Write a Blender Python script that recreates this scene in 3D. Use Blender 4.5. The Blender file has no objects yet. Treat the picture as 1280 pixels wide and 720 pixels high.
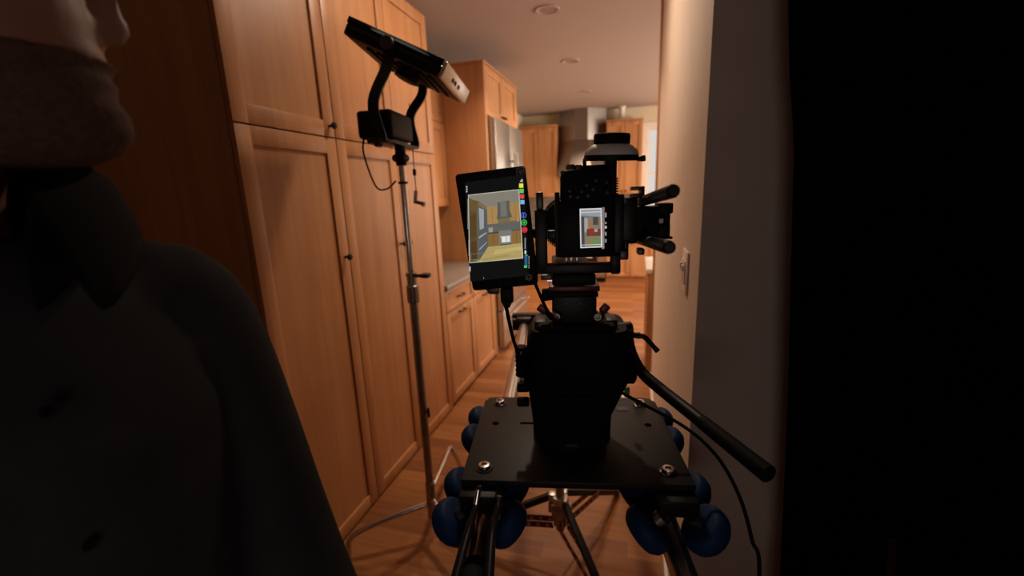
import bpy, bmesh, math, random
from mathutils import Vector as V, Matrix
random.seed(7)
PI = math.pi
COL = bpy.context.scene.collection
S = bpy.context.scene

# ------------------------------------------------------------------ camera
F_PX = 542.0
def cam_axes():
    d = PI/180; p, r, y = 12.44*d, -2.213*d, -15.999*d
    Rz = Matrix(((math.cos(y), -math.sin(y), 0), (math.sin(y), math.cos(y), 0), (0, 0, 1)))
    B = Matrix(((1, 0, 0), (0, 0, -1), (0, 1, 0)))
    Rx = Matrix(((1, 0, 0), (0, math.cos(p), -math.sin(p)), (0, math.sin(p), math.cos(p))))
    Rr = Matrix(((math.cos(r), -math.sin(r), 0), (math.sin(r), math.cos(r), 0), (0, 0, 1)))
    return Rr @ Rx @ B @ Rz
MC = cam_axes()
EYE = V((0, 0, 1.5))
cd = bpy.data.cameras.new('camera'); cam = bpy.data.objects.new('camera', cd); COL.objects.link(cam)
cm = Matrix((MC[0], -V(MC[1]), -V(MC[2]))).transposed().to_4x4(); cm.translation = EYE
cam.matrix_world = cm
cd.sensor_fit = 'HORIZONTAL'; cd.sensor_width = 36; cd.lens = F_PX/1280*36
cd.clip_start = 0.02; cd.dof.use_dof = True; cd.dof.focus_distance = 0.78; cd.dof.aperture_fstop = 2.8
S.camera = cam
S.view_settings.view_transform = 'Standard'; S.view_settings.look = 'None'
S.view_settings.gamma = 1; S.view_settings.exposure = 0; S.view_settings.use_curve_mapping = False

def ray(px, py): return MC.transposed() @ V(((px-640)/F_PX, (py-360)/F_PX, 1))
def at_y(px, py, y):
    v = ray(px, py); return EYE + v*(y/v.y)
def at_z(px, py, z):
    v = ray(px, py); return EYE + v*((z-1.5)/v.z)

# ------------------------------------------------------------------ materials
def lin(c):
    return tuple(((x/255)/12.92 if x/255 <= .04045 else ((x/255+.055)/1.055)**2.4) for x in c) + (1,)
MATS = {}
def mat(name, rgb, rough=.5, metal=0, spec=.5, bump=0, bscale=200, vary=0, vscale=8, emit=0, trans=0):
    m = bpy.data.materials.new(name); m.use_nodes = True; nt = m.node_tree; b = nt.nodes['Principled BSDF']
    c = lin(rgb); b.inputs['Base Color'].default_value = c
    b.inputs['Roughness'].default_value = rough; b.inputs['Metallic'].default_value = metal
    b.inputs['Specular IOR Level'].default_value = spec
    if trans: b.inputs['Transmission Weight'].default_value = trans
    if emit:
        b.inputs['Emission Color'].default_value = c; b.inputs['Emission Strength'].default_value = emit
    tc = nt.nodes.new('ShaderNodeTexCoord')
    if vary:
        n = nt.nodes.new('ShaderNodeTexNoise'); n.inputs['Scale'].default_value = vscale; n.inputs['Detail'].default_value = 4
        nt.links.new(tc.outputs['Object'], n.inputs['Vector'])
        r = nt.nodes.new('ShaderNodeValToRGB')
        r.color_ramp.elements[0].position = .3; r.color_ramp.elements[1].position = .7
        r.color_ramp.elements[0].color = tuple(x*(1-vary) for x in c[:3])+(1,)
        r.color_ramp.elements[1].color = tuple(min(1, x*(1+vary)) for x in c[:3])+(1,)
        nt.links.new(n.outputs['Fac'], r.inputs['Fac']); nt.links.new(r.outputs['Color'], b.inputs['Base Color'])
    if bump:
        n = nt.nodes.new('ShaderNodeTexNoise'); n.inputs['Scale'].default_value = bscale
        nt.links.new(tc.outputs['Object'], n.inputs['Vector'])
        u = nt.nodes.new('ShaderNodeBump'); u.inputs['Strength'].default_value = bump; u.inputs['Distance'].default_value = .002
        nt.links.new(n.outputs['Fac'], u.inputs['Height']); nt.links.new(u.outputs['Normal'], b.inputs['Normal'])
    MATS[name] = m; return m

def wood(name, dark, light, stretch=(22, 22, 1.3), rough=.42):
    m = bpy.data.materials.new(name); m.use_nodes = True; nt = m.node_tree; b = nt.nodes['Principled BSDF']
    tc = nt.nodes.new('ShaderNodeTexCoord'); mp = nt.nodes.new('ShaderNodeMapping')
    mp.inputs['Scale'].default_value = stretch
    n = nt.nodes.new('ShaderNodeTexNoise'); n.inputs['Scale'].default_value = 1; n.inputs['Detail'].default_value = 6
    n.inputs['Roughness'].default_value = .6; n.inputs['Distortion'].default_value = .4
    n2 = nt.nodes.new('ShaderNodeTexNoise'); n2.inputs['Scale'].default_value = 2.2; n2.inputs['Detail'].default_value = 2
    mx = nt.nodes.new('ShaderNodeMath'); mx.operation = 'MULTIPLY_ADD'; mx.inputs[1].default_value = .6
    ad = nt.nodes.new('ShaderNodeMath'); ad.operation = 'MULTIPLY'; ad.inputs[1].default_value = .4
    r = nt.nodes.new('ShaderNodeValToRGB')
    r.color_ramp.elements[0].position = .3; r.color_ramp.elements[1].position = .72
    r.color_ramp.elements[0].color = lin(dark); r.color_ramp.elements[1].color = lin(light)
    L = nt.links.new
    L(tc.outputs['Object'], mp.inputs['Vector']); L(mp.outputs['Vector'], n.inputs['Vector'])
    L(tc.outputs['Object'], n2.inputs['Vector'])
    L(n2.outputs['Fac'], ad.inputs[0]); L(n.outputs['Fac'], mx.inputs[0]); L(ad.outputs[0], mx.inputs[2])
    L(mx.outputs[0], r.inputs['Fac']); L(r.outputs['Color'], b.inputs['Base Color'])
    b.inputs['Roughness'].default_value = rough; b.inputs['Specular IOR Level'].default_value = .4
    MATS[name] = m; return m

def planks(name):
    m = bpy.data.materials.new(name); m.use_nodes = True; nt = m.node_tree; b = nt.nodes['Principled BSDF']
    tc = nt.nodes.new('ShaderNodeTexCoord')
    br = nt.nodes.new('ShaderNodeTexBrick'); br.offset = .37; br.offset_frequency = 2
    br.inputs['Scale'].default_value = 1; br.inputs['Brick Width'].default_value = .95; br.inputs['Row Height'].default_value = .083
    br.inputs['Mortar Size'].default_value = .0012; br.inputs['Mortar Smooth'].default_value = .3; br.inputs['Bias'].default_value = 0
    br.inputs['Color1'].default_value = lin((160, 104, 60)); br.inputs['Color2'].default_value = lin((126, 76, 42))
    br.inputs['Mortar'].default_value = lin((120, 78, 44))
    mp = nt.nodes.new('ShaderNodeMapping'); mp.inputs['Scale'].default_value = (2.5, 40, 1)
    n = nt.nodes.new('ShaderNodeTexNoise'); n.inputs['Scale'].default_value = 1; n.inputs['Detail'].default_value = 5
    r = nt.nodes.new('ShaderNodeValToRGB')
    r.color_ramp.elements[0].position = .3; r.color_ramp.elements[1].position = .7
    r.color_ramp.elements[0].color = (.72, .68, .62, 1); r.color_ramp.elements[1].color = (1, 1, 1, 1)
    mx = nt.nodes.new('ShaderNodeMix'); mx.data_type = 'RGBA'; mx.blend_type = 'MULTIPLY'; mx.inputs['Factor'].default_value = 1
    L = nt.links.new
    L(tc.outputs['Object'], br.inputs['Vector']); L(tc.outputs['Object'], mp.inputs['Vector']); L(mp.outputs['Vector'], n.inputs['Vector'])
    L(n.outputs['Fac'], r.inputs['Fac']); L(br.outputs['Color'], mx.inputs['A']); L(r.outputs['Color'], mx.inputs['B'])
    L(mx.outputs['Result'], b.inputs['Base Color'])
    b.inputs['Roughness'].default_value = .45; b.inputs['Specular IOR Level'].default_value = .25
    MATS[name] = m; return m

def tiles(name):
    m = bpy.data.materials.new(name); m.use_nodes = True; nt = m.node_tree; b = nt.nodes['Principled BSDF']
    tc = nt.nodes.new('ShaderNodeTexCoord'); mp = nt.nodes.new('ShaderNodeMapping'); mp.inputs['Rotation'].default_value = (PI/2, 0, 0)
    br = nt.nodes.new('ShaderNodeTexBrick'); br.inputs['Scale'].default_value = 1
    br.inputs['Brick Width'].default_value = .15; br.inputs['Row Height'].default_value = .075; br.inputs['Mortar Size'].default_value = .003
    br.inputs['Color1'].default_value = lin((122, 110, 102)); br.inputs['Color2'].default_value = lin((138, 124, 114)); br.inputs['Mortar'].default_value = lin((150, 138, 128))
    nt.links.new(tc.outputs['Object'], mp.inputs['Vector']); nt.links.new(mp.outputs['Vector'], br.inputs['Vector'])
    nt.links.new(br.outputs['Color'], b.inputs['Base Color']); b.inputs['Roughness'].default_value = .35
    MATS[name] = m; return m

def brushed(name, rgb, rough=.3, axis=(2, 2, 120)):
    m = mat(name, rgb, rough, 1); nt = m.node_tree; b = nt.nodes['Principled BSDF']
    tc = nt.nodes.new('ShaderNodeTexCoord'); mp = nt.nodes.new('ShaderNodeMapping'); mp.inputs['Scale'].default_value = axis
    n = nt.nodes.new('ShaderNodeTexNoise'); n.inputs['Scale'].default_value = 3
    r = nt.nodes.new('ShaderNodeMapRange'); r.inputs['To Min'].default_value = rough-.08; r.inputs['To Max'].default_value = rough+.12
    nt.links.new(tc.outputs['Object'], mp.inputs['Vector']); nt.links.new(mp.outputs['Vector'], n.inputs['Vector'])
    nt.links.new(n.outputs['Fac'], r.inputs['Value']); nt.links.new(r.outputs['Result'], b.inputs['Roughness'])
    return m

wood('maple', (160, 106, 66), (192, 138, 92))
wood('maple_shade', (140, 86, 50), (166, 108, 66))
planks('floor_planks'); tiles('grey_tile')
mat('ceiling_paint', (164, 144, 132), .9, bump=.05, bscale=90)
mat('wall_paint', (205, 184, 164), .85, bump=.12, bscale=160, vary=.03)
mat('wall_taupe', (186, 170, 160), .9, bump=.12, bscale=160, vary=.04)
mat('wall_cream', (206, 190, 160), .9, bump=.05)
mat('trim_white', (216, 204, 192), .55, vary=.03)
mat('counter_grey', (128, 116, 108), .35, vary=.25, vscale=120)
mat('counter_white', (222, 214, 205), .3, vary=.05, vscale=60)
mat('knob_dark', (26, 22, 20), .4, .6, vary=.2, vscale=40)
brushed('stainless', (196, 190, 184), .3)
brushed('stainless_dark', (140, 131, 125), .4)
mat('plastic_white', (224, 210, 198), .4, vary=.02)
mat('black_metal', (15, 14, 14), .45, .0, .25, bump=.06, bscale=500, vary=.2, vscale=60)
mat('black_plate', (22, 21, 21), .5, 0, .3, bump=.1, bscale=700, vary=.15, vscale=30)
mat('black_plastic', (9, 8, 8), .55, 0, .15, bump=.1, bscale=600, vary=.2, vscale=50)
mat('black_gloss', (8, 8, 9), .18, 0, .5, vary=.1)
mat('black_rubber', (8, 8, 8), .7, 0, .15, bump=.15, bscale=300, vary=.15)
mat('dark_grey', (60, 58, 58), .4, .5, vary=.15, vscale=40)
mat('screen_glass', (5, 5, 6), .3, 0, .25, vary=.1)
mat('chrome', (205, 198, 192), .2, 1, vary=.06, vscale=20)
mat('chrome_worn', (150, 142, 136), .32, 1, vary=.2, vscale=25)
mat('aluminium', (190, 180, 172), .35, 1, vary=.08, vscale=30)
mat('blue_urethane', (10, 40, 76), .6, 0, .15, vary=.15, vscale=30)
mat('red_metal', (84, 14, 11), .4, .2, vary=.15, vscale=40)
mat('grip_white', (206, 200, 196), .45, vary=.03)
mat('duvetyne', (4, 4, 4), 1, 0, .05, bump=.2, bscale=400, vary=.2)
mat('jacket_cloth', (42, 41, 42), .95, 0, .1, bump=.35, bscale=700, vary=.2, vscale=15)
mat('collar_cloth', (9, 9, 9), .95, 0, .1, bump=.3, bscale=700, vary=.2)
mat('denim_dark', (18, 19, 24), .95, 0, .1, bump=.3, bscale=600, vary=.2)
mat('skin', (128, 86, 66), .55, 0, .35, bump=.12, bscale=260, vary=.08, vscale=40)
mat('hair_dark', (24, 17, 13), .8, 0, .2, bump=.6, bscale=180, vary=.3, vscale=90)
mat('stubble', (74, 50, 40), .85, 0, .2, bump=.5, bscale=500, vary=.3, vscale=220)
mat('eye_white', (190, 180, 172), .2, vary=.04)
mat('iris', (46, 30, 20), .2, vary=.2)
mat('shoe', (20, 18, 17), .5, vary=.2)
mat('towel', (214, 208, 200), .95, bump=.4, bscale=300, vary=.05)
mat('label_blue', (38, 56, 96), .5, vary=.2, vscale=60)
mat('tape_green', (96, 150, 60), .7, vary=.1)
mat('oven_glass', (14, 14, 15), .1, vary=.1)
mat('lens_glass', (10, 12, 18), .05, 0, .8, vary=.1)
mat('lamp_lens', (140, 122, 112), .5, vary=.03)
mat('led_diffuser', (255, 244, 228), .5, emit=6)
def glow(name, rgb, s=1):
    m = bpy.data.materials.new(name); m.use_nodes = True; nt = m.node_tree; nt.nodes.clear()
    o = nt.nodes.new('ShaderNodeOutputMaterial'); e = nt.nodes.new('ShaderNodeEmission')
    tc = nt.nodes.new('ShaderNodeTexCoord'); n = nt.nodes.new('ShaderNodeTexNoise'); n.inputs['Scale'].default_value = 900
    r = nt.nodes.new('ShaderNodeMapRange'); r.inputs['To Min'].default_value = s*.9; r.inputs['To Max'].default_value = s*1.1
    e.inputs['Color'].default_value = lin(rgb)
    nt.links.new(tc.outputs['Object'], n.inputs['Vector']); nt.links.new(n.outputs['Fac'], r.inputs['Value'])
    nt.links.new(r.outputs['Result'], e.inputs['Strength']); nt.links.new(e.outputs[0], o.inputs[0])
    MATS[name] = m; return m
def gl(rgb):
    n = 'screen_light_%02x%02x%02x' % tuple(rgb)
    return n if n in MATS else (glow(n, rgb), n)[1]
m = bpy.data.materials.new('window_glass'); m.use_nodes = True; nt = m.node_tree; nt.nodes.clear()
o = nt.nodes.new('ShaderNodeOutputMaterial'); a = nt.nodes.new('ShaderNodeBsdfTransparent'); g = nt.nodes.new('ShaderNodeBsdfGlossy')
mx = nt.nodes.new('ShaderNodeMixShader'); fr = nt.nodes.new('ShaderNodeFresnel'); g.inputs['Roughness'].default_value = .02
nt.links.new(fr.outputs[0], mx.inputs[0]); nt.links.new(a.outputs[0], mx.inputs[1]); nt.links.new(g.outputs[0], mx.inputs[2]); nt.links.new(mx.outputs[0], o.inputs[0])
MATS['window_glass'] = m

# ------------------------------------------------------------------ mesh builder
WM = {}                                     # world matrix of every object built so far
def basis(d):
    d = V(d).normalized(); a = V((0, 0, 1)) if abs(d.z) < .9 else V((1, 0, 0))
    x = a.cross(d).normalized(); return x, d.cross(x), d
class MB:
    def __init__(s, T=None): s.bm = bmesh.new(); s.T = T or Matrix(); s.mats = []
    def mi(s, m):
        if m is None: return 0
        if m not in s.mats: s.mats.append(m)
        return s.mats.index(m)
    def _faces(s, vs, fs, m=None, smooth=False):
        i = s.mi(m); vv = [s.bm.verts.new(v) for v in vs]; out = []
        for f in fs:
            try: fc = s.bm.faces.new([vv[k] for k in f]); fc.material_index = i; fc.smooth = smooth; out.append(fc)
            except ValueError: pass
        return vv, out
    def box(s, a, b, bev=0, m=None, seg=2, R=None, c=None):
        a, b = V(a), V(b); lo = V(map(min, a, b)); hi = V(map(max, a, b))
        vs = [V((x, y, z)) for z in (lo.z, hi.z) for y in (lo.y, hi.y) for x in (lo.x, hi.x)]
        if R is not None:
            c = V(c) if c is not None else (lo+hi)/2; vs = [R @ (v-c)+c for v in vs]
        vv, ff = s._faces(vs, [(0, 2, 3, 1), (4, 5, 7, 6), (0, 1, 5, 4), (2, 6, 7, 3), (0, 4, 6, 2), (1, 3, 7, 5)], m)
        if bev: s._bevel(ff, bev, seg)
        return s
    def _bevel(s, ff, bev, seg=2):
        es = list({e for f in ff for e in f.edges})
        bmesh.ops.bevel(s.bm, geom=es, offset=bev, segments=seg, affect='EDGES', profile=.5)
    def hexa(s, P, bev=0, m=None):         # eight corners: bottom 4 then top 4
        vv, ff = s._faces([V(p) for p in P], [(0, 3, 2, 1), (4, 5, 6, 7), (0, 1, 5, 4), (1, 2, 6, 5), (2, 3, 7, 6), (3, 0, 4, 7)], m)
        if bev: s._bevel(ff, bev)
        return s
    def prism(s, poly, d, bev=0, m=None):  # polygon of 3-D points swept by vector d
        n = len(poly); P = [V(p) for p in poly]; d = V(d)
        vv, ff = s._faces(P+[p+d for p in P], [tuple(range(n-1, -1, -1)), tuple(range(n, 2*n))]+[(i, (i+1) % n, n+(i+1) % n, n+i) for i in range(n)], m)
        if bev: s._bevel(ff, bev, 2)
        return s
    def lathe(s, prof, o=(0, 0, 0), d=(0, 0, 1), seg=32, m=None, caps=True, sy=1):
        o = V(o); x, y, d = basis(d); vs = []; fs = []; n = len(prof)
        for r, h in prof:
            for k in range(seg):
                t = 2*PI*k/seg; vs.append(o+d*h+x*(r*math.cos(t))+y*(r*sy*math.sin(t)))
        for i in range(n-1):
            for k in range(seg):
                fs.append((i*seg+k, i*seg+(k+1) % seg, (i+1)*seg+(k+1) % seg, (i+1)*seg+k))
        if caps: fs += [tuple(range(seg-1, -1, -1)), tuple(range((n-1)*seg, n*seg))]
        s._faces(vs, fs, m, True); return s
    def cyl(s, p0, p1, r, r1=None, seg=24, m=None, bev=0):
        p0, p1 = V(p0), V(p1); L = (p1-p0).length; r1 = r if r1 is None else r1
        if bev: pr = [(r-bev, 0), (r, bev), (r1, L-bev), (r1-bev, L)]
        else: pr = [(r, 0), (r1, L)]
        return s.lathe(pr, p0, p1-p0, seg, m)
    def tube(s, pts, r, seg=12, m=None, smooth_n=0):
        P = [V(p) for p in pts]
        if smooth_n: P = spline(P, smooth_n)
        n = len(P); R = r if hasattr(r, '__len__') else None; vs = []; fs = []; x = None
        for i, p in enumerate(P):
            t = (P[min(i+1, n-1)]-P[max(i-1, 0)]).normalized()
            if x is None: x = basis(t)[0]
            x = (x-t*x.dot(t)).normalized(); y = t.cross(x)
            if R: q = i/(n-1)*(len(R)-1); k = min(int(q), len(R)-2); rr = R[k]+(R[k+1]-R[k])*(q-k)
            else: rr = r
            for k in range(seg): a = 2*PI*k/seg; vs.append(p+x*(rr*math.cos(a))+y*(rr*math.sin(a)))
        for i in range(n-1):
            for k in range(seg): fs.append((i*seg+k, i*seg+(k+1) % seg, (i+1)*seg+(k+1) % seg, (i+1)*seg+k))
        fs += [tuple(range(seg-1, -1, -1)), tuple(range((n-1)*seg, n*seg))]
        s._faces(vs, fs, m, True); return s
    def ball(s, c, r, m=None, seg=20, sc=(1, 1, 1)):
        c = V(c); vs = []; fs = []; nr = seg//2
        for i in range(1, nr):
            a = PI*i/nr
            for k in range(seg):
                b = 2*PI*k/seg; vs.append(c+V((sc[0]*r*math.sin(a)*math.cos(b), sc[1]*r*math.sin(a)*math.sin(b), sc[2]*r*math.cos(a))))
        vs += [c+V((0, 0, r*sc[2])), c-V((0, 0, r*sc[2]))]
        for i in range(nr-2):
            for k in range(seg): fs.append((i*seg+k, (i+1)*seg+k, (i+1)*seg+(k+1) % seg, i*seg+(k+1) % seg))
        t, b = len(vs)-2, len(vs)-1
        for k in range(seg):
            fs.append((t, k, (k+1) % seg)); fs.append((b, (nr-2)*seg+(k+1) % seg, (nr-2)*seg+k))
        s._faces(vs, fs, m, True); return s
    def rings(s, R, m=None, caps=True):    # list of rings with the same number of points
        n = len(R[0]); vs = [V(p) for r in R for p in r]; fs = []
        for i in range(len(R)-1):
            for k in range(n): fs.append((i*n+k, i*n+(k+1) % n, (i+1)*n+(k+1) % n, (i+1)*n+k))
        if caps: fs += [tuple(range(n-1, -1, -1)), tuple(range((len(R)-1)*n, len(R)*n))]
        s._faces(vs, fs, m, True); return s
    def quad(s, pts, m=None): s._faces([V(p) for p in pts], [tuple(range(len(pts)))], m); return s
    def build(s, name, m, parent=None, ang=40):
        if m and not s.mats: s.mats = [m]
        W = WM[parent.name] if parent else Matrix()
        s.bm.transform(W.inverted() @ s.T)
        bmesh.ops.recalc_face_normals(s.bm, faces=s.bm.faces[:])
        me = bpy.data.meshes.new(name); s.bm.to_mesh(me); s.bm.free()
        for x in s.mats: me.materials.append(MATS[x])
        me.shade_smooth(); me.set_sharp_from_angle(angle=math.radians(ang))
        ob = bpy.data.objects.new(name, me); COL.objects.link(ob)
        if parent: ob.parent = parent
        WM[ob.name] = W.copy(); return ob
def spline(P, n):
    out = []; Q = [P[0]*2-P[1]]+P+[P[-1]*2-P[-2]]
    for i in range(1, len(Q)-2):
        a, b, c, d = Q[i-1:i+3]
        for k in range(n):
            t = k/n; out.append(.5*((2*b)+(c-a)*t+(2*a-5*b+4*c-d)*t*t+(3*b-a-3*c+d)*t**3))
    return out+[P[-1]]
def thing(name, label, cat, M=None, group=None):
    o = bpy.data.objects.new(name, None); COL.objects.link(o); o.empty_display_size = .05
    M = M if isinstance(M, Matrix) else Matrix.Translation(V(M or (0, 0, 0)))
    o.matrix_world = M; WM[o.name] = M.copy(); tag(o, label, cat, group); return o
def tag(o, label, cat, group=None):
    o['label'] = label; o['category'] = cat
    if group: o['group'] = group
    return o
def struct(o): o['kind'] = 'structure'; return o
def flat(o, lab): o['label'] = lab; return o
def dup(o, D, parent=None, label=None):     # copy a thing and its parts, moved by vector D
    c = o.copy(); COL.objects.link(c)
    if parent: c.parent = parent
    else: c.location = o.location+V(D)
    if label: c['label'] = label
    for ch in [x for x in bpy.data.objects if x.parent == o]: dup(ch, D, c)
    return c

# ------------------------------------------------------------------ the room
XP = -1.223          # front plane of the tall cabinets
CE = 2.76            # ceiling height
YB = 7.7             # back wall
def room(name, a, b, m, bev=0): return struct(MB().box(a, b, bev).build(name, m))
room('floor', (-2.1, -1.8, -.05), (3.2, 8.1, 0), 'floor_planks')
room('ceiling', (-2.1, -1.8, CE), (3.2, 8.1, CE+.05), 'ceiling_paint')
room('wall_left', (-2.05, -1.8, 0), (-1.9, 8.1, CE), 'wall_cream')
w = MB()
w.box((-1.9, YB, 0), (.16, YB+.15, CE)); w.box((.16, YB, 0), (1.1, YB+.15, 1.02)); w.box((.16, YB, 2.44), (1.1, YB+.15, CE)); w.box((1.1, YB, 0), (3.1, YB+.15, CE))
struct(w.build('wall_back', 'wall_cream'))
room('wall_right', (.15, 1.1, 0), (.27, 3.32, CE), 'wall_paint')
room('wall_front', (.27, 1.1, 0), (3.05, 1.22, CE), 'wall_taupe')
w = MB(); w.box((.152, 1.0995, 0), (.27, 1.101, CE)); struct(w.build('wall_end', 'wall_taupe'))
room('wall_rear', (-1.9, -1.75, 0), (3.05, -1.6, CE), 'wall_taupe')
w = MB()
w.box((3.05, -1.75, 0), (3.2, 4.0, CE)); w.box((3.05, 4.0, 0), (3.2, 6.8, .85)); w.box((3.05, 4.0, 2.35), (3.2, 6.8, CE)); w.box((3.05, 6.8, 0), (3.2, 7.85, CE))
struct(w.build('wall_side', 'wall_cream'))
b = MB(); b.box((.136, 1.088, 0), (.15, 3.32, .09), .004); b.box((.15, 1.086, 0), (3.05, 1.1, .09), .004)
struct(b.build('baseboard_right', 'trim_white'))
room('corner_shade_strip', (.135, 3.32, 0), (.28, 3.345, CE), 'maple', .002)  # maple strip put in for the shading along the wall's far corner

def window(name, o, u, h, n, w, hh):         # opening corner o, in-plane u, up, normal into the room
    o, u, n = V(o), V(u), V(n); z = V((0, 0, 1)); t = .07
    fr = MB()
    def bar(a0, a1, b0, b1, d0, d1):
        P = [o+u*a0+z*b0+n*d0, o+u*a1+z*b0+n*d0, o+u*a1+z*b0+n*d1, o+u*a0+z*b0+n*d1]
        fr.prism(P, z*(b1-b0))
    bar(-t, 0, -t, hh+t, 0, .02); bar(w, w+t, -t, hh+t, 0, .02); bar(0, w, -t, 0, 0, .03); bar(0, w, hh, hh+t, 0, .02)
    bar(0, .04, 0, hh, -.09, -.04); bar(w-.04, w, 0, hh, -.09, -.04); bar(.04, w-.04, 0, .04, -.09, -.04); bar(.04, w-.04, hh-.04, hh, -.09, -.04); bar(.04, w-.04, hh/2-.02, hh/2+.02, -.09, -.04)
    f = struct(fr.build(name, 'trim_white'))
    g = MB(); P = [o+u*.04+z*.04-n*.065, o+u*(w-.04)+z*.04-n*.065, o+u*(w-.04)+z*.04-n*.061, o+u*.04+z*.04-n*.061]
    g.prism(P, z*(hh-.08)); g.build('pane', 'window_glass', f)
window('window_1', (.16, YB, 1.02), (1, 0, 0), 0, (0, -1, 0), .94, 1.42)
window('window_2', (3.05, 6.8, .85), (0, -1, 0), 0, (-1, 0, 0), 2.8, 1.5)

# ------------------------------------------------------------------ cabinets
def shaker(o, u, n, w, h, t=.02, rail=.062, rec=.009):
    """shaker door: lower corner o, width along u, front face towards n"""
    o, u, n = V(o), V(u), V(n); z = V((0, 0, 1)); mb = MB()
    def bar(a0, a1, b0, b1, d1, bev=.0015):
        P = [o+u*a0+z*b0, o+u*a1+z*b0, o+u*a1+z*b0+n*d1, o+u*a0+z*b0+n*d1]
        mb.prism(P, z*(b1-b0), bev)
    bar(0, rail, 0, h, t); bar(w-rail, w, 0, h, t); bar(rail, w-rail, 0, rail, t); bar(rail, w-rail, h-rail, h, t)
    bar(rail-.002, w-rail+.002, rail-.002, h-rail+.002, t-rec, 0)
    return mb
def knob(o, n):
    return MB().lathe([(.006, 0), (.005, .012), (.007, .016), (.0135, .02), (.015, .026), (.012, .031), (.004, .033)], o, n, 20)
def pull(c, u, n, L=.09):
    c, u, n = V(c), V(u), V(n); mb = MB()
    mb.tube([c-u*L/2, c-u*L/2+n*.02, c-u*L*.3+n*.028, c+n*.024-V((0, 0, .006)), c+u*L*.3+n*.028, c+u*L/2+n*.02, c+u*L/2], .005, 8, None, 3)
    mb.lathe([(.009, 0), (.009, .004)], c-u*L/2, n, 12); mb.lathe([(.009, 0), (.009, .004)], c+u*L/2, n, 12); return mb
NX = V((1, 0, 0)); UY = V((0, 1, 0)); NY = V((0, -1, 0)); UX = V((1, 0, 0))
XB = -1.895
GAP = .0018
def tall(y0, y1, doors, label):
    t = thing('tall_cabinet', label, 'cabinet', (XP, (y0+y1)/2, 0), 'tall wooden pantry cabinets')
    c = MB(); xf = XP-.021
    c.box((XB, y0, .0), (xf, y0+.018, 2.55)); c.box((XB, y1-.018, .0), (xf, y1, 2.55)); c.box((XB, y0+.018, 2.532), (xf, y1-.018, 2.55))
    c.box((XB, y0+.018, .0), (XB+.01, y1-.018, 2.532)); c.box((XB+.01, y0+.018, .05), (xf, y1-.018, .07)); c.box((XB+.01, y0+.018, 1.74), (xf, y1-.018, 1.758)); c.box((xf-.05, y0+.018, 0), (xf-.03, y1-.018, .05))
    c.build('cabinet_body', 'maple', t)
    for a, b, side in doors:
        for z0, z1 in ((.012, 1.747), (1.753, 2.535)):
            d = shaker((XP-.02, a+GAP, z0), UY, NX, b-a-2*GAP, z1-z0).build('door', 'maple', t)
            kz = 1.25 if z0 < 1 else 1.753+.042
            ky = b-.032 if side == 'far' else a+.032
            knob((XP, ky, kz), NX).build('knob', 'knob_dark', d)
    return t
tall(1.157, 1.655, [(1.157, 1.655, 'far')], 'single-door tall maple pantry cabinet, nearest the camera, showing its dark side panel')
tall(1.657, 2.62, [(1.657, 2.138, 'far'), (2.138, 2.62, 'near')], 'two-door-wide tall maple pantry cabinet directly behind the light stand')

# base cabinets and worktop beyond the pantry
def base(y0, y1, label):
    t = thing('base_cabinet', label, 'cabinet', (XP, (y0+y1)/2, 0), 'base cabinets between pantry and refrigerator')
    c = MB(); xf = XP-.021
    c.box((XB, y0, .1), (xf, y1, .86)); c.box((XB, y0, 0), (xf-.05, y1, .1)); c.box((xf-.05, y1-.05, 0), (xf, y1, .1)); c.build('cabinet_body', 'maple', t)
    d = shaker((XP-.02, y0+GAP, .70), UY, NX, y1-y0-2*GAP, .155, rail=.03).build('drawer', 'maple', t)
    pull((XP, (y0+y1)/2, .78), UY, NX).build('pull', 'knob_dark', d)
    d = shaker((XP-.02, y0+GAP, .03), UY, NX, y1-y0-2*GAP, .665).build('door', 'maple', t)
    pull((XP, (y0+y1)/2, .665), UY, NX).build('pull', 'knob_dark', d)
base(2.624, 3.14, 'maple base cabinet with drawer, next to the tall pantry')
base(3.142, 3.655, 'maple base cabinet with drawer, next to the refrigerator surround')
tag(MB().box((XB, 2.624, .862), (XP+.02, 3.655, .9), .004).build('worktop', 'counter_grey'), 'grey stone worktop on the base cabinets beside the pantry', 'worktop')
t = thing('wall_cabinet', 'narrow-looking maple wall cabinet set back above the grey worktop', 'cabinet', (-1.6, 3.14, 1.4))
MB().box((XB, 2.624, 1.41), (-1.621, 3.655, 2.5)).build('cabinet_body', 'maple', t)
for a, b in ((2.626, 3.138), (3.142, 3.653)):
    d = shaker((-1.62, a, 1.405), UY, NX, b-a, .69).build('door', 'maple', t); knob((-1.6, b-.04 if a < 3 else a+.04, 1.45), NX).build('knob', 'knob_dark', d)
    shaker((-1.62, a, 2.1), UY, NX, b-a, .395, rail=.05).build('door', 'maple', t)

# refrigerator surround and refrigerator
t = thing('refrigerator_surround', 'tall maple surround boxed around the refrigerator, two small doors on top', 'cabinet', (XP, 4.2, 0))
MB().box((XB, 3.66, 0), (XP, 3.70, 2.55), .0015).build('side_panel', 'maple', t)
MB().box((XB, 4.67, 0), (XP, 4.71, 2.55), .0015).build('side_panel', 'maple', t)
MB().box((XB, 3.701, 2.145), (XP-.021, 4.669, 2.55)).build('cabinet_body', 'maple', t)
MB().box((XB, 3.65, 2.551), (XP+.008, 4.72, 2.565), .002).build('top_moulding', 'maple', t)
for a, b, k in ((3.702, 4.183, 4.15), (4.187, 4.668, 4.22)):
    d = shaker((XP-.02, a, 2.15), UY, NX, b-a, .395).build('door', 'maple', t)
    pull((XP, k, 2.185), UY, NX, .055).build('pull', 'knob_dark', d)
t = thing('refrigerator', 'stainless steel refrigerator with french doors and bar handles', 'refrigerator', (XP, 4.185, 0))
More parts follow.
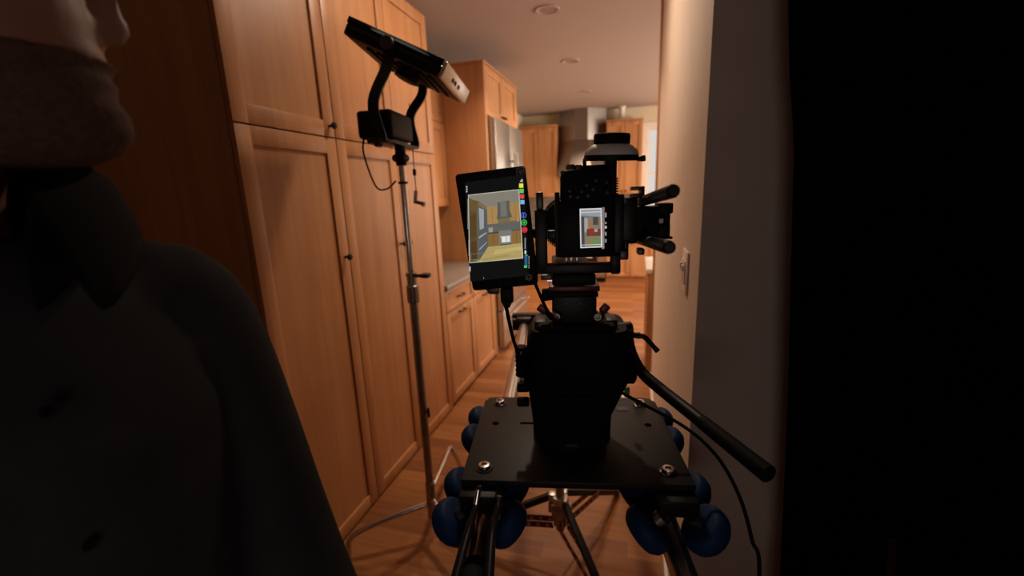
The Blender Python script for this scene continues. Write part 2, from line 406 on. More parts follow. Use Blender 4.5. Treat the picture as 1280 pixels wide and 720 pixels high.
MB().box((XB, 3.725, .02), (XP-.005, 4.645, 2.135), .004).build('housing', 'stainless_dark', t)
xf = XP+.062
for a, b, hy in ((3.73, 4.183, 4.145), (4.187, 4.64, 4.225)):
    d = MB().box((XP-.003, a, .80), (xf, b, 2.125), .006).build('door', 'stainless', t)
    h = MB().tube([(xf+.05, hy, .95), (xf+.05, hy, 1.86)], .011, 12); h.cyl((xf, hy, 1.02), (xf+.05, hy, 1.02), .008); h.cyl((xf, hy, 1.79), (xf+.05, hy, 1.79), .008)
    h.build('handle', 'stainless_dark', d)
for z0, z1 in ((.42, .79), (.06, .41)):
    d = MB().box((XP-.003, 3.73, z0), (xf, 4.64, z1), .006).build('freezer_drawer', 'stainless', t)
    h = MB().tube([(xf+.045, 3.8, z1-.06), (xf+.045, 4.57, z1-.06)], .011, 12); h.cyl((xf, 3.86, z1-.06), (xf+.045, 3.86, z1-.06), .008); h.cyl((xf, 4.51, z1-.06), (xf+.045, 4.51, z1-.06), .008)
    h.build('handle', 'stainless', d)

# back wall run
YU = 7.34; YF = 7.09
def upper(x0, x1, nd, label):
    t = thing('wall_cabinet', label, 'cabinet', ((x0+x1)/2, YU, 1.4), 'upper cabinets flanking the range hood')
    MB().box((x0, YU+.021, 1.41), (x1, YB-.003, 2.52)).build('cabinet_body', 'maple', t)
    MB().box((x0-.008, YU-.01, 2.521), (x1+.008, YB-.003, 2.545), .002).build('top_moulding', 'maple', t)
    w = (x1-x0)/nd
    for i in range(nd):
        a = x0+i*w
        d = shaker((a+GAP, YU+.02, 1.405), UX, NY, w-2*GAP, 1.105).build('door', 'maple', t)
        knob((a+(w-.035 if i % 2 == 0 else .035), YU, 1.45), NY).build('knob', 'knob_dark', d)
upper(-1.885, -1.255, 2, 'maple wall cabinet left of the range hood, beyond the refrigerator')
upper(-.462, .09, 2, 'maple wall cabinet right of the range hood, beside the bright window')
def far_base(x0, x1, nd, label):
    t = thing('base_cabinet', label, 'cabinet', ((x0+x1)/2, YF, 0), 'base cabinets on the back wall')
    MB().box((x0, YF+.021, .1), (x1, YB-.003, .86)).build('cabinet_body', 'maple', t)
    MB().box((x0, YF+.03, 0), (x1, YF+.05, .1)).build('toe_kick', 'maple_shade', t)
    w = (x1-x0)/nd
    for i in range(nd):
        a = x0+i*w
        d = shaker((a+GAP, YF+.02, .70), UX, NY, w-2*GAP, .155, rail=.03).build('drawer', 'maple', t); knob((a+w/2, YF, .777), NY).build('knob', 'knob_dark', d)
        d = shaker((a+GAP, YF+.02, .105), UX, NY, w-2*GAP, .59).build('door', 'maple', t); knob((a+(w-.035 if i % 2 == 0 else .035), YF, .64), NY).build('knob', 'knob_dark', d)
far_base(-1.885, -1.222, 2, 'maple base cabinet left of the stainless range')
far_base(-.438, .30, 2, 'maple base cabinet right of the stainless range, over open floor')
for a, b, l in ((-1.885, -1.222, 'grey worktop left of the range on the back wall'), (-.438, .30, 'grey worktop right of the range on the back wall')):
    tag(MB().box((a, YF-.02, .862), (b, YB-.003, .9), .004).build('worktop', 'counter_grey'), l, 'worktop', 'worktops on the back wall')
struct(MB().box((-1.885, YB-.0025, .9), (.10, YB+.001, 1.41)).build('trim_2', 'grey_tile'))
# range
t = thing('kitchen_range', 'stainless kitchen range with two towels, under the hood on the back wall', 'range', (-.83, YF, 0))
MB().box((-1.21, YF, .08), (-.45, YB-.01, .90), .004).build('housing', 'stainless', t)
MB().box((-1.19, YF+.03, .0), (-.47, YB-.02, .08)).build('plinth', 'black_plastic', t)
d = MB().box((-1.2, YF-.03, .24), (-.46, YF-.001, .74), .005).build('oven_door', 'stainless', t)
MB().box((-1.09, YF-.033, .34), (-.57, YF-.029, .6), .001).build('oven_window', 'oven_glass', d)
h = MB().tube([(-1.15, YF-.075, .695), (-.51, YF-.075, .695)], .011, 12); h.cyl((-1.11, YF-.03, .695), (-1.11, YF-.075, .695), .008); h.cyl((-.55, YF-.03, .695), (-.55, YF-.075, .695), .008); h.build('handle', 'stainless', d)
MB().box((-1.2, YF-.02, .1), (-.46, YF-.001, .225), .004).build('drawer', 'stainless', t)
MB().box((-1.21, YF-.035, .76), (-.45, YF-.001, .89), .008).build('control_panel', 'stainless_dark', t)
for i in range(6): MB().lathe([(.022, 0), (.02, .03), (.016, .034)], (-1.13+i*.12, YF-.035, .825), NY, 18).build('knob', 'stainless', t)
g = MB()
for i in range(3):
    for j in range(2):
        cx, cy = -1.08+i*.25, YF+.14+j*.27
        g.box((cx-.11, cy-.006, .915), (cx+.11, cy+.006, .93)); g.box((cx-.006, cy-.11, .915), (cx+.006, cy+.11, .93)); g.lathe([(.05, .902), (.045, .916)], (cx, cy, 0), (0, 0, 1), 16)
        for s in (-1, 1): g.box((cx+s*.104-.006, cy-.11, .9), (cx+s*.104+.006, cy+.11, .93))
g.build('grate', 'black_metal', t)
for x, l in ((-.94, 'white towel on the oven handle, left one'), (-.72, 'white towel on the oven handle, right one')):
    q = MB(); P = []
    for z, off in ((.42, -.009), (.55, -.012), (.69, -.014), (.712, -.004), (.712, .004), (.69, .014), (.6, .012)):
        P.append((x, YF-.075+off, z))
    q.prism([V(p)-V((.075, 0, 0)) for p in P]+[V(p)-V((.075, 0, 0))+V((0, .004 if i > 3 else -.004, .003)) for i, p in reversed(list(enumerate(P)))], (.15, 0, 0)); tag(q.build('towel', 'towel'), l, 'towel', 'towels on the oven handle')
# hood
t = thing('range_hood', 'stainless faceted range hood with tall chimney reaching the ceiling', 'range hood', (-.855, 7.5, 1.6))
def facets(z, hw, hd, ch, y1=YB-.004, cx=-.855):
    return [V((cx-hw, y1, z)), V((cx-hw, y1-hd+ch*.8, z)), V((cx-hw+ch, y1-hd, z)), V((cx+hw-ch, y1-hd, z)), V((cx+hw, y1-hd+ch*.8, z)), V((cx+hw, y1, z))]
MB().rings([facets(2.28, .375, .36, .27), facets(CE-.001, .375, .36, .27)]).build('chimney', 'stainless_dark', t, 10)
MB().rings([facets(1.72, .384, .55, .2), facets(1.80, .384, .55, .2), facets(2.279, .372, .35, .265)]).build('canopy', 'stainless_dark', t, 10)
MB().box((-1.1, 7.25, 1.705), (-.6, 7.6, 1.719)).build('filter', 'stainless', t)
# things on the back wall
t = MB().cyl((-.235, 7.55, 2.546), (-.235, 7.55, CE-.001), .045, bev=.004); t.cyl((-.235, 7.55, CE-.02), (-.235, 7.55, CE-.001), .06)
tag(t.build('vent_pipe', 'trim_white'), 'white vertical vent pipe from the right upper cabinet to the ceiling', 'pipe')
# cabinet run on the right with a white worktop
t = thing('base_cabinet', 'maple base cabinet at the end of the lit wall under a white worktop', 'cabinet', (.3, 3.65, 0))
MB().box((.12, 3.35, 0), (.70, 3.95, .862), .002).build('cabinet_body', 'maple', t)
d = shaker((.12, 3.94, .1), V((0, -1, 0)), V((-1, 0, 0)), .58, .75, t=.018).build('door', 'maple', t)
tag(MB().box((.092, 3.347, .863), (.72, 3.97, .90), .004).build('worktop', 'counter_white'), 'white worktop edge beyond the lit wall', 'worktop')
# light switch on the lit wall
t = thing('light_switch', 'white double light switch plate on the lit wall at right', 'light switch', (.15, 1.27, 1.27))
sy, sz = 1.345, 1.255
MB().box((.143, sy-.058, sz-.062), (.1495, sy+.058, sz+.062), .003).build('wall_plate', 'plastic_white', t)
for k in (-1, 1):
    MB().box((.139, sy+k*.023-.016, sz-.034), (.1435, sy+k*.023+.016, sz+.034), .002).build('rocker', 'plastic_white', t)
    MB().box((.132, sy+k*.023-.007, sz+.005), (.1395, sy+k*.023+.007, sz+.022), .002).build('toggle', 'plastic_white', t)
# recessed ceiling lights
DL = []
for i, (px, py) in enumerate(((684, 12), (713, 76), (732, 115))):
    p = at_z(px, py, CE)
    t = thing('ceiling_light', ('round recessed ceiling light closest to the camera', 'round recessed ceiling light, middle of the row', 'round recessed ceiling light nearest the range hood')[i], 'ceiling light', (p.x, p.y, CE), 'recessed ceiling lights')
    MB().lathe([(.055, -.001), (.062, -.006), (.085, -.007), (.09, -.001)], (p.x, p.y, CE), (0, 0, 1), 32, caps=False).build('trim_ring', 'ceiling_paint', t)
    MB().lathe([(.056, -.004), (.04, -.0015)], (p.x, p.y, CE), (0, 0, 1), 32).build('lens', 'lamp_lens', t)
    DL.append((p.x, p.y))

# ------------------------------------------------------------------ light stand and LED panel
SX, SY = -.838, 1.50
ST = thing('light_stand', 'chrome light stand with bent legs in front of the pantry doors', 'light stand', (SX, SY, 0))
MB().cyl((SX, SY, .10), (SX, SY, 1.16), .0165).build('column', 'chrome_worn', ST)
MB().cyl((SX, SY, 1.161), (SX, SY, 1.665), .0125).build('riser', 'chrome', ST)
c = MB().lathe([(.018, 0), (.024, .005), (.024, .07), (.0185, .075), (.0185, .11), (.022, .112), (.022, .122), (.014, .124)], (SX, SY, 1.085), (0, 0, 1), 24); c.build('collar', 'chrome_worn', ST)
k = MB().cyl((SX+.018, SY-.006, 1.197), (SX+.062, SY-.012, 1.2), .007); k.box((SX+.05, SY-.028, 1.191), (SX+.085, SY+.006, 1.209), .006); k.build('locking_knob', 'dark_grey', ST)
MB().lathe([(.013, 0), (.018, .002), (.018, .008), (.013, .01)], (SX, SY, 1.545), (0, 0, 1), 20).build('cable_ring', 'black_plastic', ST)
k = MB().cyl((SX+.016, SY-.01, .62), (SX+.03, SY-.012, .62), .006); k.cyl((SX+.03, SY-.013, .60), (SX+.03, SY-.013, .64), .006); k.build('locking_knob', 'dark_grey', ST)
def leg(pts): return MB().tube(pts, .0125, 12, None, 6)
f1 = at_z(436, 694, 0.012); a1 = V((SX-.02, SY-.01, .17))
leg([a1, a1.lerp(V((f1.x, f1.y, .115)), .5), V((f1.x*.93+SX*.07, f1.y*.93+SY*.07, .10)), V((f1.x, f1.y, .013))]).build('leg', 'chrome', ST)
f2 = at_z(580, 590, 0.012); a2 = V((SX, SY+.02, .24)); top2 = at_y(562, 560, 1.90)
leg([a2, a2.lerp(top2, .55), top2, top2.lerp(f2, .25)+V((0, .01, .0)), f2]).build('leg', 'chrome', ST)
leg([(SX+.02, SY-.02, .20), (SX+.20, SY-.16, .16), (SX+.33, SY-.25, .12), (SX+.36, SY-.28, .013)]).build('leg', 'chrome', ST)
MB().cyl((SX, SY, .10), (SX, SY, .28), .0205, bev=.003).build('leg_collar', 'chrome_worn', ST)

# LED panel: a tilted box on a U yoke
def PY(px, py, y): return at_y(px, py, y)
LB = V((SX, SY, 1.665))
LT = thing('led_panel', 'black LED light panel tilted upward on a yoke atop the stand', 'light panel', LB)
pc = V((SX+.042, SY+.06, 1.968))                    # panel centre
ax = V((.447, .03, -.225)).normalized()             # long axis, right end low
ayd = V((-.24, .95, -.04)); ayd = (ayd-ax*ayd.dot(ax)).normalized()
az = ax.cross(ayd)
PM = Matrix((ax, ayd, az)).transposed().to_4x4(); PM.translation = pc
hl, hw_, ht = .19, .145, .028
b = MB(PM); b.box((-hl, -hw_, -ht), (hl-.016, hw_, ht-.016), .008, seg=3)
for q0, q1 in (((-hl, -hw_), (-hl+.012, hw_)), ((-hl, -hw_), (hl-.016, -hw_+.01)), ((-hl, hw_-.01), (hl-.016, hw_))): b.box((q0[0], q0[1], ht-.017), (q1[0], q1[1], ht+.004), .002)
for i in range(7): b.box((-.12+i*.04, -.10, -ht-.008), (-.105+i*.04, .10, -ht+.001), .002)
b.build('housing', 'black_plastic', LT)
b = MB(PM); b.box((hl-.0155, -hw_, -ht), (hl, hw_, ht), .005); b.build('end_cap', 'aluminium', LT)
b = MB(PM)
for yy in (-.06, -.03, .01): b.box((hl-.0005, yy, -.008), (hl+.002, yy+.018, .006), .001)
b.build('port', 'black_plastic', LT)
b = MB(PM); b.box((-hl+.014, -hw_+.012, ht-.0165), (hl-.018, hw_-.012, ht-.012), .001); b.build('diffuser', 'led_diffuser', LT)
b = MB(PM); b.lathe([(.03, -.03), (.045, -.026), (.045, 0)], (.02, -.03, -ht-.008), (0, 0, 1), 24); b.build('rear_boss', 'black_plastic', LT)
b = MB(PM); b.box((-hl+.02, -hw_-.003, -.006), (hl-.04, -hw_+.001, .006), .001); b.build('side_rail', 'black_metal', LT)
# yoke
pn = PM @ V((-.02, -hw_-.014, 0)); pf = PM @ V((-.02, hw_+.014, 0))
yb = LB+V((0, 0, .022)); dn = V((pn.x-LB.x, pn.y-LB.y, 0)); df = V((pf.x-LB.x, pf.y-LB.y, 0))
yd = (pf-pn); yd.z = 0; yd.normalize(); yl = (pf-pn).length/2
def strap(pts, wdt, th, nrm):
    mb = MB(); Q = spline([V(p) for p in pts], 6); R = []; nrm = V(nrm)
    for i, p in enumerate(Q):
        t_ = (Q[min(i+1, len(Q)-1)]-Q[max(i-1, 0)]).normalized(); s_ = t_.cross(nrm).normalized(); n_ = s_.cross(t_)
        R.append([p+s_*wdt/2+n_*th/2, p-s_*wdt/2+n_*th/2, p-s_*wdt/2-n_*th/2, p+s_*wdt/2-n_*th/2])
    return mb.rings(R)
bn, bf = yb-yd*(yl-.02), yb+yd*(yl-.02)
side = V((ax.x, ax.y, 0)).normalized()
lean = side*-.012
strap([bn, bn-yd*.018+V((0, 0, .02)), bn-yd*.02+lean+V((0, 0, .12)), pn-side*.0-V((0, 0, .06))+lean*.4, pn+V((0, 0, .012))], .036, .008, yd).build('yoke_arm', 'black_metal', LT)
strap([bf, bf+yd*.018+V((0, 0, .02)), bf+yd*.02+lean+V((0, 0, .12)), pf-V((0, 0, .06))+lean*.4, pf+V((0, 0, .012))], .036, .008, yd).build('yoke_arm', 'black_metal', LT)
b = MB(); ybx = Matrix((side, yd, V((0, 0, 1)))).transposed().to_4x4(); ybx.translation = yb
b = MB(ybx); b.box((-.02, -yl+.02, -.006), (.02, yl-.02, .004), .002); b.build('yoke_base', 'black_metal', LT)
for q in (pn, pf): MB().cyl(q-yd*.012, q+yd*.012, .022, bev=.003).build('tilt_knob', 'dark_grey', LT)
b = MB(ybx); b.cyl((0, 0, -.075), (0, 0, -.004), .02, bev=.002); b.lathe([(.018, -.068), (.04, -.058), (.045, -.05), (.04, -.04), (.018, -.03)], (0, 0, 0), (0, 0, 1), 7, sy=.7); b.build('stand_socket', 'black_plastic', LT)
b = MB(ybx); b.box((-.105, -.115, .012), (.025, .085, .105), .012, seg=3); b.box((-.09, -.117, .03), (-.03, -.114, .085), .001)
b.build('power_box', 'black_plastic', LT)
b = MB(ybx); b.box((-.09, -.08, .0), (.01, .06, .0115), .002); b.cyl((-.05, -.09, -.004), (-.05, -.06, -.004), .01); b.build('box_mount', 'dark_grey', LT)
R_ = .0032
c0 = ybx @ V((-.09, -.10, .02))
tag(MB().tube([c0+V((0, 0, .0)), c0+V((.0, -.01, -.06)), PY(470, 233, SY-.06), PY(484, 236, SY-.03), PY(495, 226, SY-.018)], R_, 8, None, 8).build('cable', 'black_rubber'), 'thin black cable looping from the power box to the stand', 'cable')
e0 = bf+V((.012, -.03, .0))
c = thing('power_cable', 'thin cable hanging from the yoke with a metal right-angle plug', 'cable', e0)
eX = PY(518, 215, bf.y); eP = PY(520, 238, bf.y)
MB().tube([e0-V((0, 0, -.16)), e0+V((.012, -.01, .08)), e0, eX, eP], .002, 8, None, 6).build('cord', 'black_rubber', c)
MB().cyl(eX+V((0, 0, .012)), eX-V((0, 0, .014)), .007, bev=.002).build('ferrite', 'black_plastic', c)
b = MB(); q0, q1, q2 = PY(520, 238, bf.y), PY(519, 252, bf.y), PY(531, 255, bf.y); b.tube([q0, q1], .0075, 12); b.tube([q1-V((.004, 0, 0)), q2], .0078, 12); b.lathe([(.009, 0), (.009, .012)], q2-V((.012, 0, 0)), q2-q1, 14); b.build('plug', 'chrome_worn', c)

exec_rig = True
# ------------------------------------------------------------------ dolly, head and camera, in the rig's own frame
RA = math.radians(10.5); RO = V((-.124, .86, .98))
RM = Matrix.Rotation(RA, 4, 'Z'); RM.translation = RO
RMI = RM.inverted()
def rp(px, py, ly):                                 # rig-frame point seen at a pixel, at rig depth ly
    e = RMI @ EYE; v = RMI.to_3x3() @ ray(px, py); return e+v*((ly-e.y)/v.y)
def rb(mb, x0, y0, x1, y1, l0, l1, bev=.002, m=None, seg=2):
    a, b = rp(x0, y0, l0), rp(x1, y1, l0); c = rp((x0+x1)/2, (y0+y1)/2, l0); p, q = rp(x0, (y0+y1)/2, l0), rp(x1, (y0+y1)/2, l0)
    z0, z1 = rp((x0+x1)/2, y1, l0).z, rp((x0+x1)/2, y0, l0).z
    return mb.box((p.x, l0, z0), (q.x, l1, z1), bev, m, seg)
def R(): return MB(RM)

DY = thing('camera_dolly', 'black camera dolly plate with blue wheels riding on two pipes', 'dolly', RM)
PW, PL = .213, .168
pl = R(); ch = .02
pl.prism([(-PW, -PL, -.014), (PW, -PL, -.014), (PW, PL-ch, -.014), (PW-ch, PL, -.014), (-PW+ch, PL, -.014), (-PW, PL-ch, -.014)], (0, 0, .014), .002)
pl.build('deck_plate', 'black_plate', DY)
for x, y in ((-.173, -.132), (.173, -.132), (-.173, .132), (.173, .132)):
    R().lathe([(.0165, 0), (.0165, .0012), (.0155, .0018)], (x, y, .0001), (0, 0, 1), 24).build('washer', 'black_gloss', DY)
    b = R(); b.lathe([(.0115, 0), (.012, .003), (.0105, .007), (.0055, .0075), (.005, .0045)], (x, y, .0018), (0, 0, 1), 24); b.build('bolt', 'chrome', DY)
for x, y in ((-.172, .035), (.172, .035), (-.005, -.14)): b = R(); b.lathe([(.0078, 0), (.0078, .0004)], (x, y, .0001), (0, 0, 1), 18); b.build('deck_hole', 'duvetyne', DY)
b = R(); b.box((-.115, .033, .0001), (-.085, .041, .0005)); b.build('deck_slot', 'duvetyne', DY)
p = rp(777, 506, .11); b = R(); b.box((p.x-.012, .10, .0002), (p.x+.014, .118, .0009)); b.build('blue_label', 'label_blue', DY)
PZ = -.125; PX = .178; PR = .0225
for sx in (-1, 1):
    for sy in (-1, 1):
        cx, cy = sx*PX, sy*.135
        b = R(); b.box((cx-.034, cy-.06, -.046), (cx+.034, cy+.06, -.0145), .003)
        for o in (-1, 1): b.prism([(cx+o*.006, cy-.058, -.046), (cx+o*.020, cy-.058, -.046), (cx+o*.030, cy-.058, -.056), (cx+o*.022, cy-.058, -.066)], (0, .116, 0), .001)
        b.build('wheel_bracket', 'black_metal', DY)
        for o in (-1, 1):
            for k in (-1, 1):
                c = V((cx+o*.051, cy+k*.047, -.080)); d = V((o*.70, 0, -.714)).normalized()
                w = R(); w.lathe([(.012, -.02), (.034, -.02), (.041, -.016), (.044, -.008), (.0445, 0), (.043, .009), (.037, .017), (.028, .02), (.012, .02)], c, d, 36); ob = w.build('wheel', 'blue_urethane', DY)
                w = R(); w.cyl(c-d*.036, c+d*.028, .006, seg=16); w.lathe([(.011, -.021), (.0145, -.0235), (.0145, -.037), (.011, -.039)], c, d, 18); w.lathe([(.015, .0185), (.015, .0215)], c, d, 24); w.build('axle', 'chrome_worn', ob)
pp = []
for sx in (-1, 1):
    t = thing('track_pipe', '%s' % ('round silver dolly track pipe under the left wheels, with a wire-bailed black clamp' if sx < 0 else 'round dolly track pipe under the right wheels, beside the lit wall'), 'pipe', RM @ Matrix.Translation((sx*PX, 0, PZ)), 'dolly track pipes')
    pp.append(t); b = R(); b.cyl((sx*PX, -.30, PZ), (sx*PX, 1.19, PZ), PR, seg=32); b.build('tube', 'aluminium', t)
    b = R(); b.cyl((sx*PX, -1.05, PZ), (sx*PX, -.301, PZ), PR+.001, seg=32); b.build('near_sleeve', 'black_gloss', t)
# clamp with wire bail on the near left pipe
t = pp[0]
b = R(); b.lathe([(PR+.0015, -.12), (PR+.013, -.11), (PR+.014, .0), (PR+.010, .05), (PR+.0015, .062)], (-PX, -.295, PZ), (0, 1, 0), 28, caps=False); b.build('clamp_sleeve', 'black_rubber', t)
q = rp(597, 615, -.225); x0 = -PX
b = R(); b.tube([(x0-.030, -.30, PZ+.01), rp(584, 668, -.262), rp(594, 635, -.235), rp(598, 612, -.222), rp(602, 610, -.222)], [.009, .0075, .005, .004, .004], 12, None, 6); b.build('bail', 'dark_grey', t)
b = R(); b.tube([rp(595, 630, -.233), rp(598, 612, -.2225)], .0052, 10); b.build('bail_tip', 'chrome', t)
b = R(); b.tube([(x0+.030, -.30, PZ+.01), rp(615, 668, -.262), rp(622, 635, -.235), rp(624, 620, -.228)], [.009, .0075, .0055, .0045], 12, None, 6); b.build('bail', 'dark_grey', t)
# track end at the far side
t = thing('track_end', 'black cross bar holding the far ends of the dolly pipes', 'track end', RM @ Matrix.Translation((0, 1.2, PZ)))
b = R(); b.box((-.24, 1.191, PZ-.03), (.24, 1.235, PZ+.052), .004); b.build('cross_bar', 'black_metal', t)
for sx in (-1, 1):
    b = R(); b.box((sx*PX-.035, 1.15, PZ+.024), (sx*PX+.035, 1.19, PZ+.045), .003); b.cyl((sx*PX-.04, 1.17, PZ+.03), (sx*PX-.06, 1.17, PZ+.03), .01); b.build('clamp', 'dark_grey', t)

# support stand under the track
SB = at_y(700, 632, 1.46)
TS = thing('track_stand', 'black tripod stand with red pierced braces standing on the floor under the dolly', 'stand', (SB.x, SB.y, 0))
sx_, sy_, sz_ = SB
b = MB(); b.cyl((sx_, sy_, sz_-.105), (sx_, sy_, .80), .0175); b.build('column', 'chrome_worn', TS)
b = MB(); b.lathe([(.018, 0), (.027, .004), (.027, .035), (.018, .04)], (sx_, sy_, sz_-.085), (0, 0, 1), 24); b.build('lower_collar', 'chrome_worn', TS)
b = MB(RM); c_ = RMI @ SB; b.box((-.205, c_.y-.02, PZ-.052), (.205, c_.y+.02, PZ-.0235), .003); b.build('cross_bar', 'black_metal', TS)
TC = V((sx_, sy_, sz_+.035))
b = MB(); b.box((sx_-.03, sy_-.03, sz_-.05), (sx_+.03, sy_+.03, sz_+.02), .006); b.box((sx_-.045, sy_-.012, sz_-.03), (sx_+.045, sy_+.012, sz_+.012), .004); b.build('bracket', 'chrome_worn', TS)
b = MB(); b.lathe([(.018, 0), (.03, .004), (.03, .03), (.018, .034)], TC-V((0, 0, .02)), (0, 0, 1), 24); b.build('upper_collar', 'aluminium', TS)
for ang, rr in ((-52, .50), (176, .50), (68, .5)):
    d = V((math.cos(math.radians(ang)), math.sin(math.radians(ang)), 0)); n = V((-d.y, d.x, 0))
    A = TC+d*.04; Bq = V((sx_, sy_, .013))+d*(.04+rr)
    t_ = (Bq-A).normalized()
    b = MB(); s_ = n*.012; u_ = t_.cross(n)*.012
    b.prism([A-s_-u_, A+s_-u_, A+s_+u_, A-s_+u_], Bq-A, .002); lg = b.build('leg', 'black_metal', TS)
    b = MB(); b.ball(Bq, .0125, None, 12); b.build('foot', 'black_rubber', lg)
    b = MB(); A0 = TC-V((0, 0, .0)); b.box(A0+d*.03-V((.014, .014, .016)), A0+d*.03+V((.014, .014, .016)), .003); b.build('leg_lug', 'aluminium', TS)
    K = A.lerp(Bq, .52)
    for s in (-1, 1):
        b = MB(); P0 = V((sx_, sy_, sz_-.08))+d*.025+n*s*.018; P1 = K+n*s*.018
        tt = (P1-P0).normalized(); uu = tt.cross(n)*.013; ss = n*.002
        b.prism([P0-ss-uu, P0+ss-uu, P0+ss+uu, P0-ss+uu], P1-P0, .0008); br_ = b.build('brace', 'red_metal', TS)
        b = MB()
        for k in range(7): q = P0.lerp(P1, .08+.84*k/6); b.cyl(q-n*.003, q+n*.003, .0065, seg=12)
        b.build('rivet', 'aluminium', br_)

# fluid head
HD = thing('fluid_head', 'large black fluid head bolted on the dolly plate under the camera', 'tripod head', RM @ Matrix.Translation((0, .0, .001)))
hy = .0
b = R(); b.lathe([(.079, 0), (.081, .003), (.081, .02), (.077, .026), (.077, .05), (.06, .055)], (-.002, hy, .0005), (0, 0, 1), 48); b.build('base_flange', 'black_metal', HD)
b = R()
prof = [(655, 664, 770), (545, 0, 0)]
rows = [(552, 668, 764), (520, 664, 766), (494, 660, 780), (478, 658, 789), (450, 657, 790), (425, 658, 790), (414, 664, 786)]
RG = []
for py, xl, xr in rows:
    A, Bx = rp(xl, py, -.065), rp(xr, py, -.065); cx, hwx, z = (A.x+Bx.x)/2, (Bx.x-A.x)/2, A.z
    ring = []
    for k in range(40):
        t_ = 2*PI*k/40; c_, s_ = math.cos(t_), math.sin(t_); e = .38
        ring.append((cx+hwx*math.copysign(abs(c_)**e, c_), -.012+.068*math.copysign(abs(s_)**e, s_), max(z, .012)))
    RG.append(ring)
b.rings(RG); b.build('drag_housing', 'black_rubber', HD)
b = R(); rb(b, 672, 407, 770, 418, -.072, .03, .006); b.build('top_casting', 'black_rubber', HD)
for px in (660, 788):
    A = rp(px, 456, -.02); s = -1 if px < 700 else 1; b = R()
    b.lathe([(.034, -.012), (.038, -.008), (.038, .004), (.033, .008)], A, (s, 0, 0), 36)
    b.build('drag_dial', 'black_rubber', HD)
kk = R(); A = rp(652, 453, -.06)
for i in range(7): z = rp(652, 434+i*5.5, -.06).z; kk.lathe([(.0105, -.0045), (.0125, -.003), (.0125, .001), (.0105, .0025)], (A.x, -.06, z), (0, 0, 1), 20)
kk.build('knurled_knob', 'black_rubber', HD)
for py in (484, 502):
    A = rp(654, py, -.06); R().lathe([(.008, -.012), (.010, -.010), (.010, .008), (.008, .012)], A, (1, 0, 0), 20).build('knob', 'black_rubber', HD)
b = R(); rb(b, 690, 366, 746, 406, -.06, .05, .004); b.build('tilt_block', 'black_metal', HD)
b = R(); rb(b, 686, 358, 750, 365, -.07, .06, .002); b.build('quick_release_plate', 'red_metal', HD)
b = R(); rb(b, 688, 365.5, 748, 372, -.07, .06, .002); b.build('plate_clamp', 'black_plastic', HD)
for (x, y) in ((695.5, 396), (747, 396)):
    A = rp(x, y, -.072); b = R(); b.lathe([(.008, .014), (.0095, .010), (.0095, 0), (.007, -.003), (.004, -.003), (.003, .0)], A, (0, 1, 0), 24); b.build('bubble_level', 'chrome_worn', HD)
for (x0, y0, x1, y1) in ((673, 383, 683, 390), (752, 390, 759, 382)):
    A, Bq = rp(x0, y0, -.05), rp(x1, y1, -.05); b = R(); d = (Bq-A).normalized(); n = V((0, 1, 0)); u = d.cross(n)
    b.prism([A-u*.007-n*.006, A+u*.007-n*.006, A+u*.007+n*.006, A-u*.007+n*.006], d*.018, .002); b.build('red_lever', 'red_metal', HD)
    b = R(); c = rp(690, 398, -.045) if x0 < 700 else rp(752, 398, -.045); b.tube([Bq if x0 < 700 else A, c], .005, 10); b.build('lever_shaft', 'black_metal', HD)
for (x, y) in ((709, 380), (726, 380)):
    A = rp(x, y, -.0605); R().lathe([(.0035, .0), (.0035, -.002), (.002, -.0025)], A, (0, 1, 0), 16).build('screw', 'dark_grey', HD)
b = R(); A = rp(684, 364, -.06)
for (x, y, r) in ((684, 366, .009), (683, 371, .008)): b.lathe([(r*.8, -.01), (r, -.007), (r, .008), (r*.8, .012)], rp(x, y, -.05), (1, 0, .1), 18)
b.build('side_knob', 'black_rubber', HD)
b = R(); rb(b, 668, 402, 684, 421, -.05, .0, .004); b.build('side_bracket', 'black_metal', HD)
b = R(); rb(b, 758, 400, 772, 420, -.05, .0, .004); b.build('side_bracket', 'black_metal', HD)
# pan handle
p0, p1, p2, p3, p4 = rp(783, 411, -.02), rp(789, 440, -.05), rp(803, 466, -.085), rp(830, 490, -.13), rp(958, 591, -.335)
PH = R(); PH.tube(spline([p0, p1, p2, p3], 6)+[p3.lerp(p4, .3), p3.lerp(p4, .6), p4], [.0105, .0105, .0108, .0108], 20)
ph = PH.build('pan_handle', 'black_metal', HD)
dd = (p4-p3).normalized(); b = R(); b.lathe([(.0085, .006), (.0125, .003), (.0125, -.006), (.0115, -.12), (.0108, -.125)], p4, dd, 24); b.build('hand_grip', 'black_rubber', ph)
b = R(); b.lathe([(.010, -.016), (.0155, -.013), (.0155, .013), (.010, .016)], rp(781, 412, -.02), (1, 0, .1), 28); b.lathe([(.008, -.03), (.012, -.03), (.012, .008)], rp(776, 415, -.02), (1, 0, 0), 20); b.build('rosette', 'black_metal', ph)
b = R(); b.tube([rp(792, 419, -.035), rp(800, 419, -.04)], .006, 12); b.tube([rp(796, 420, -.04), rp(805, 421, -.042), rp(815, 431, -.044), rp(822, 439, -.046)], [.0055, .0052, .005, .0046, .0055], 12, None, 5); b.build('ratchet_lever', 'black_metal', ph)

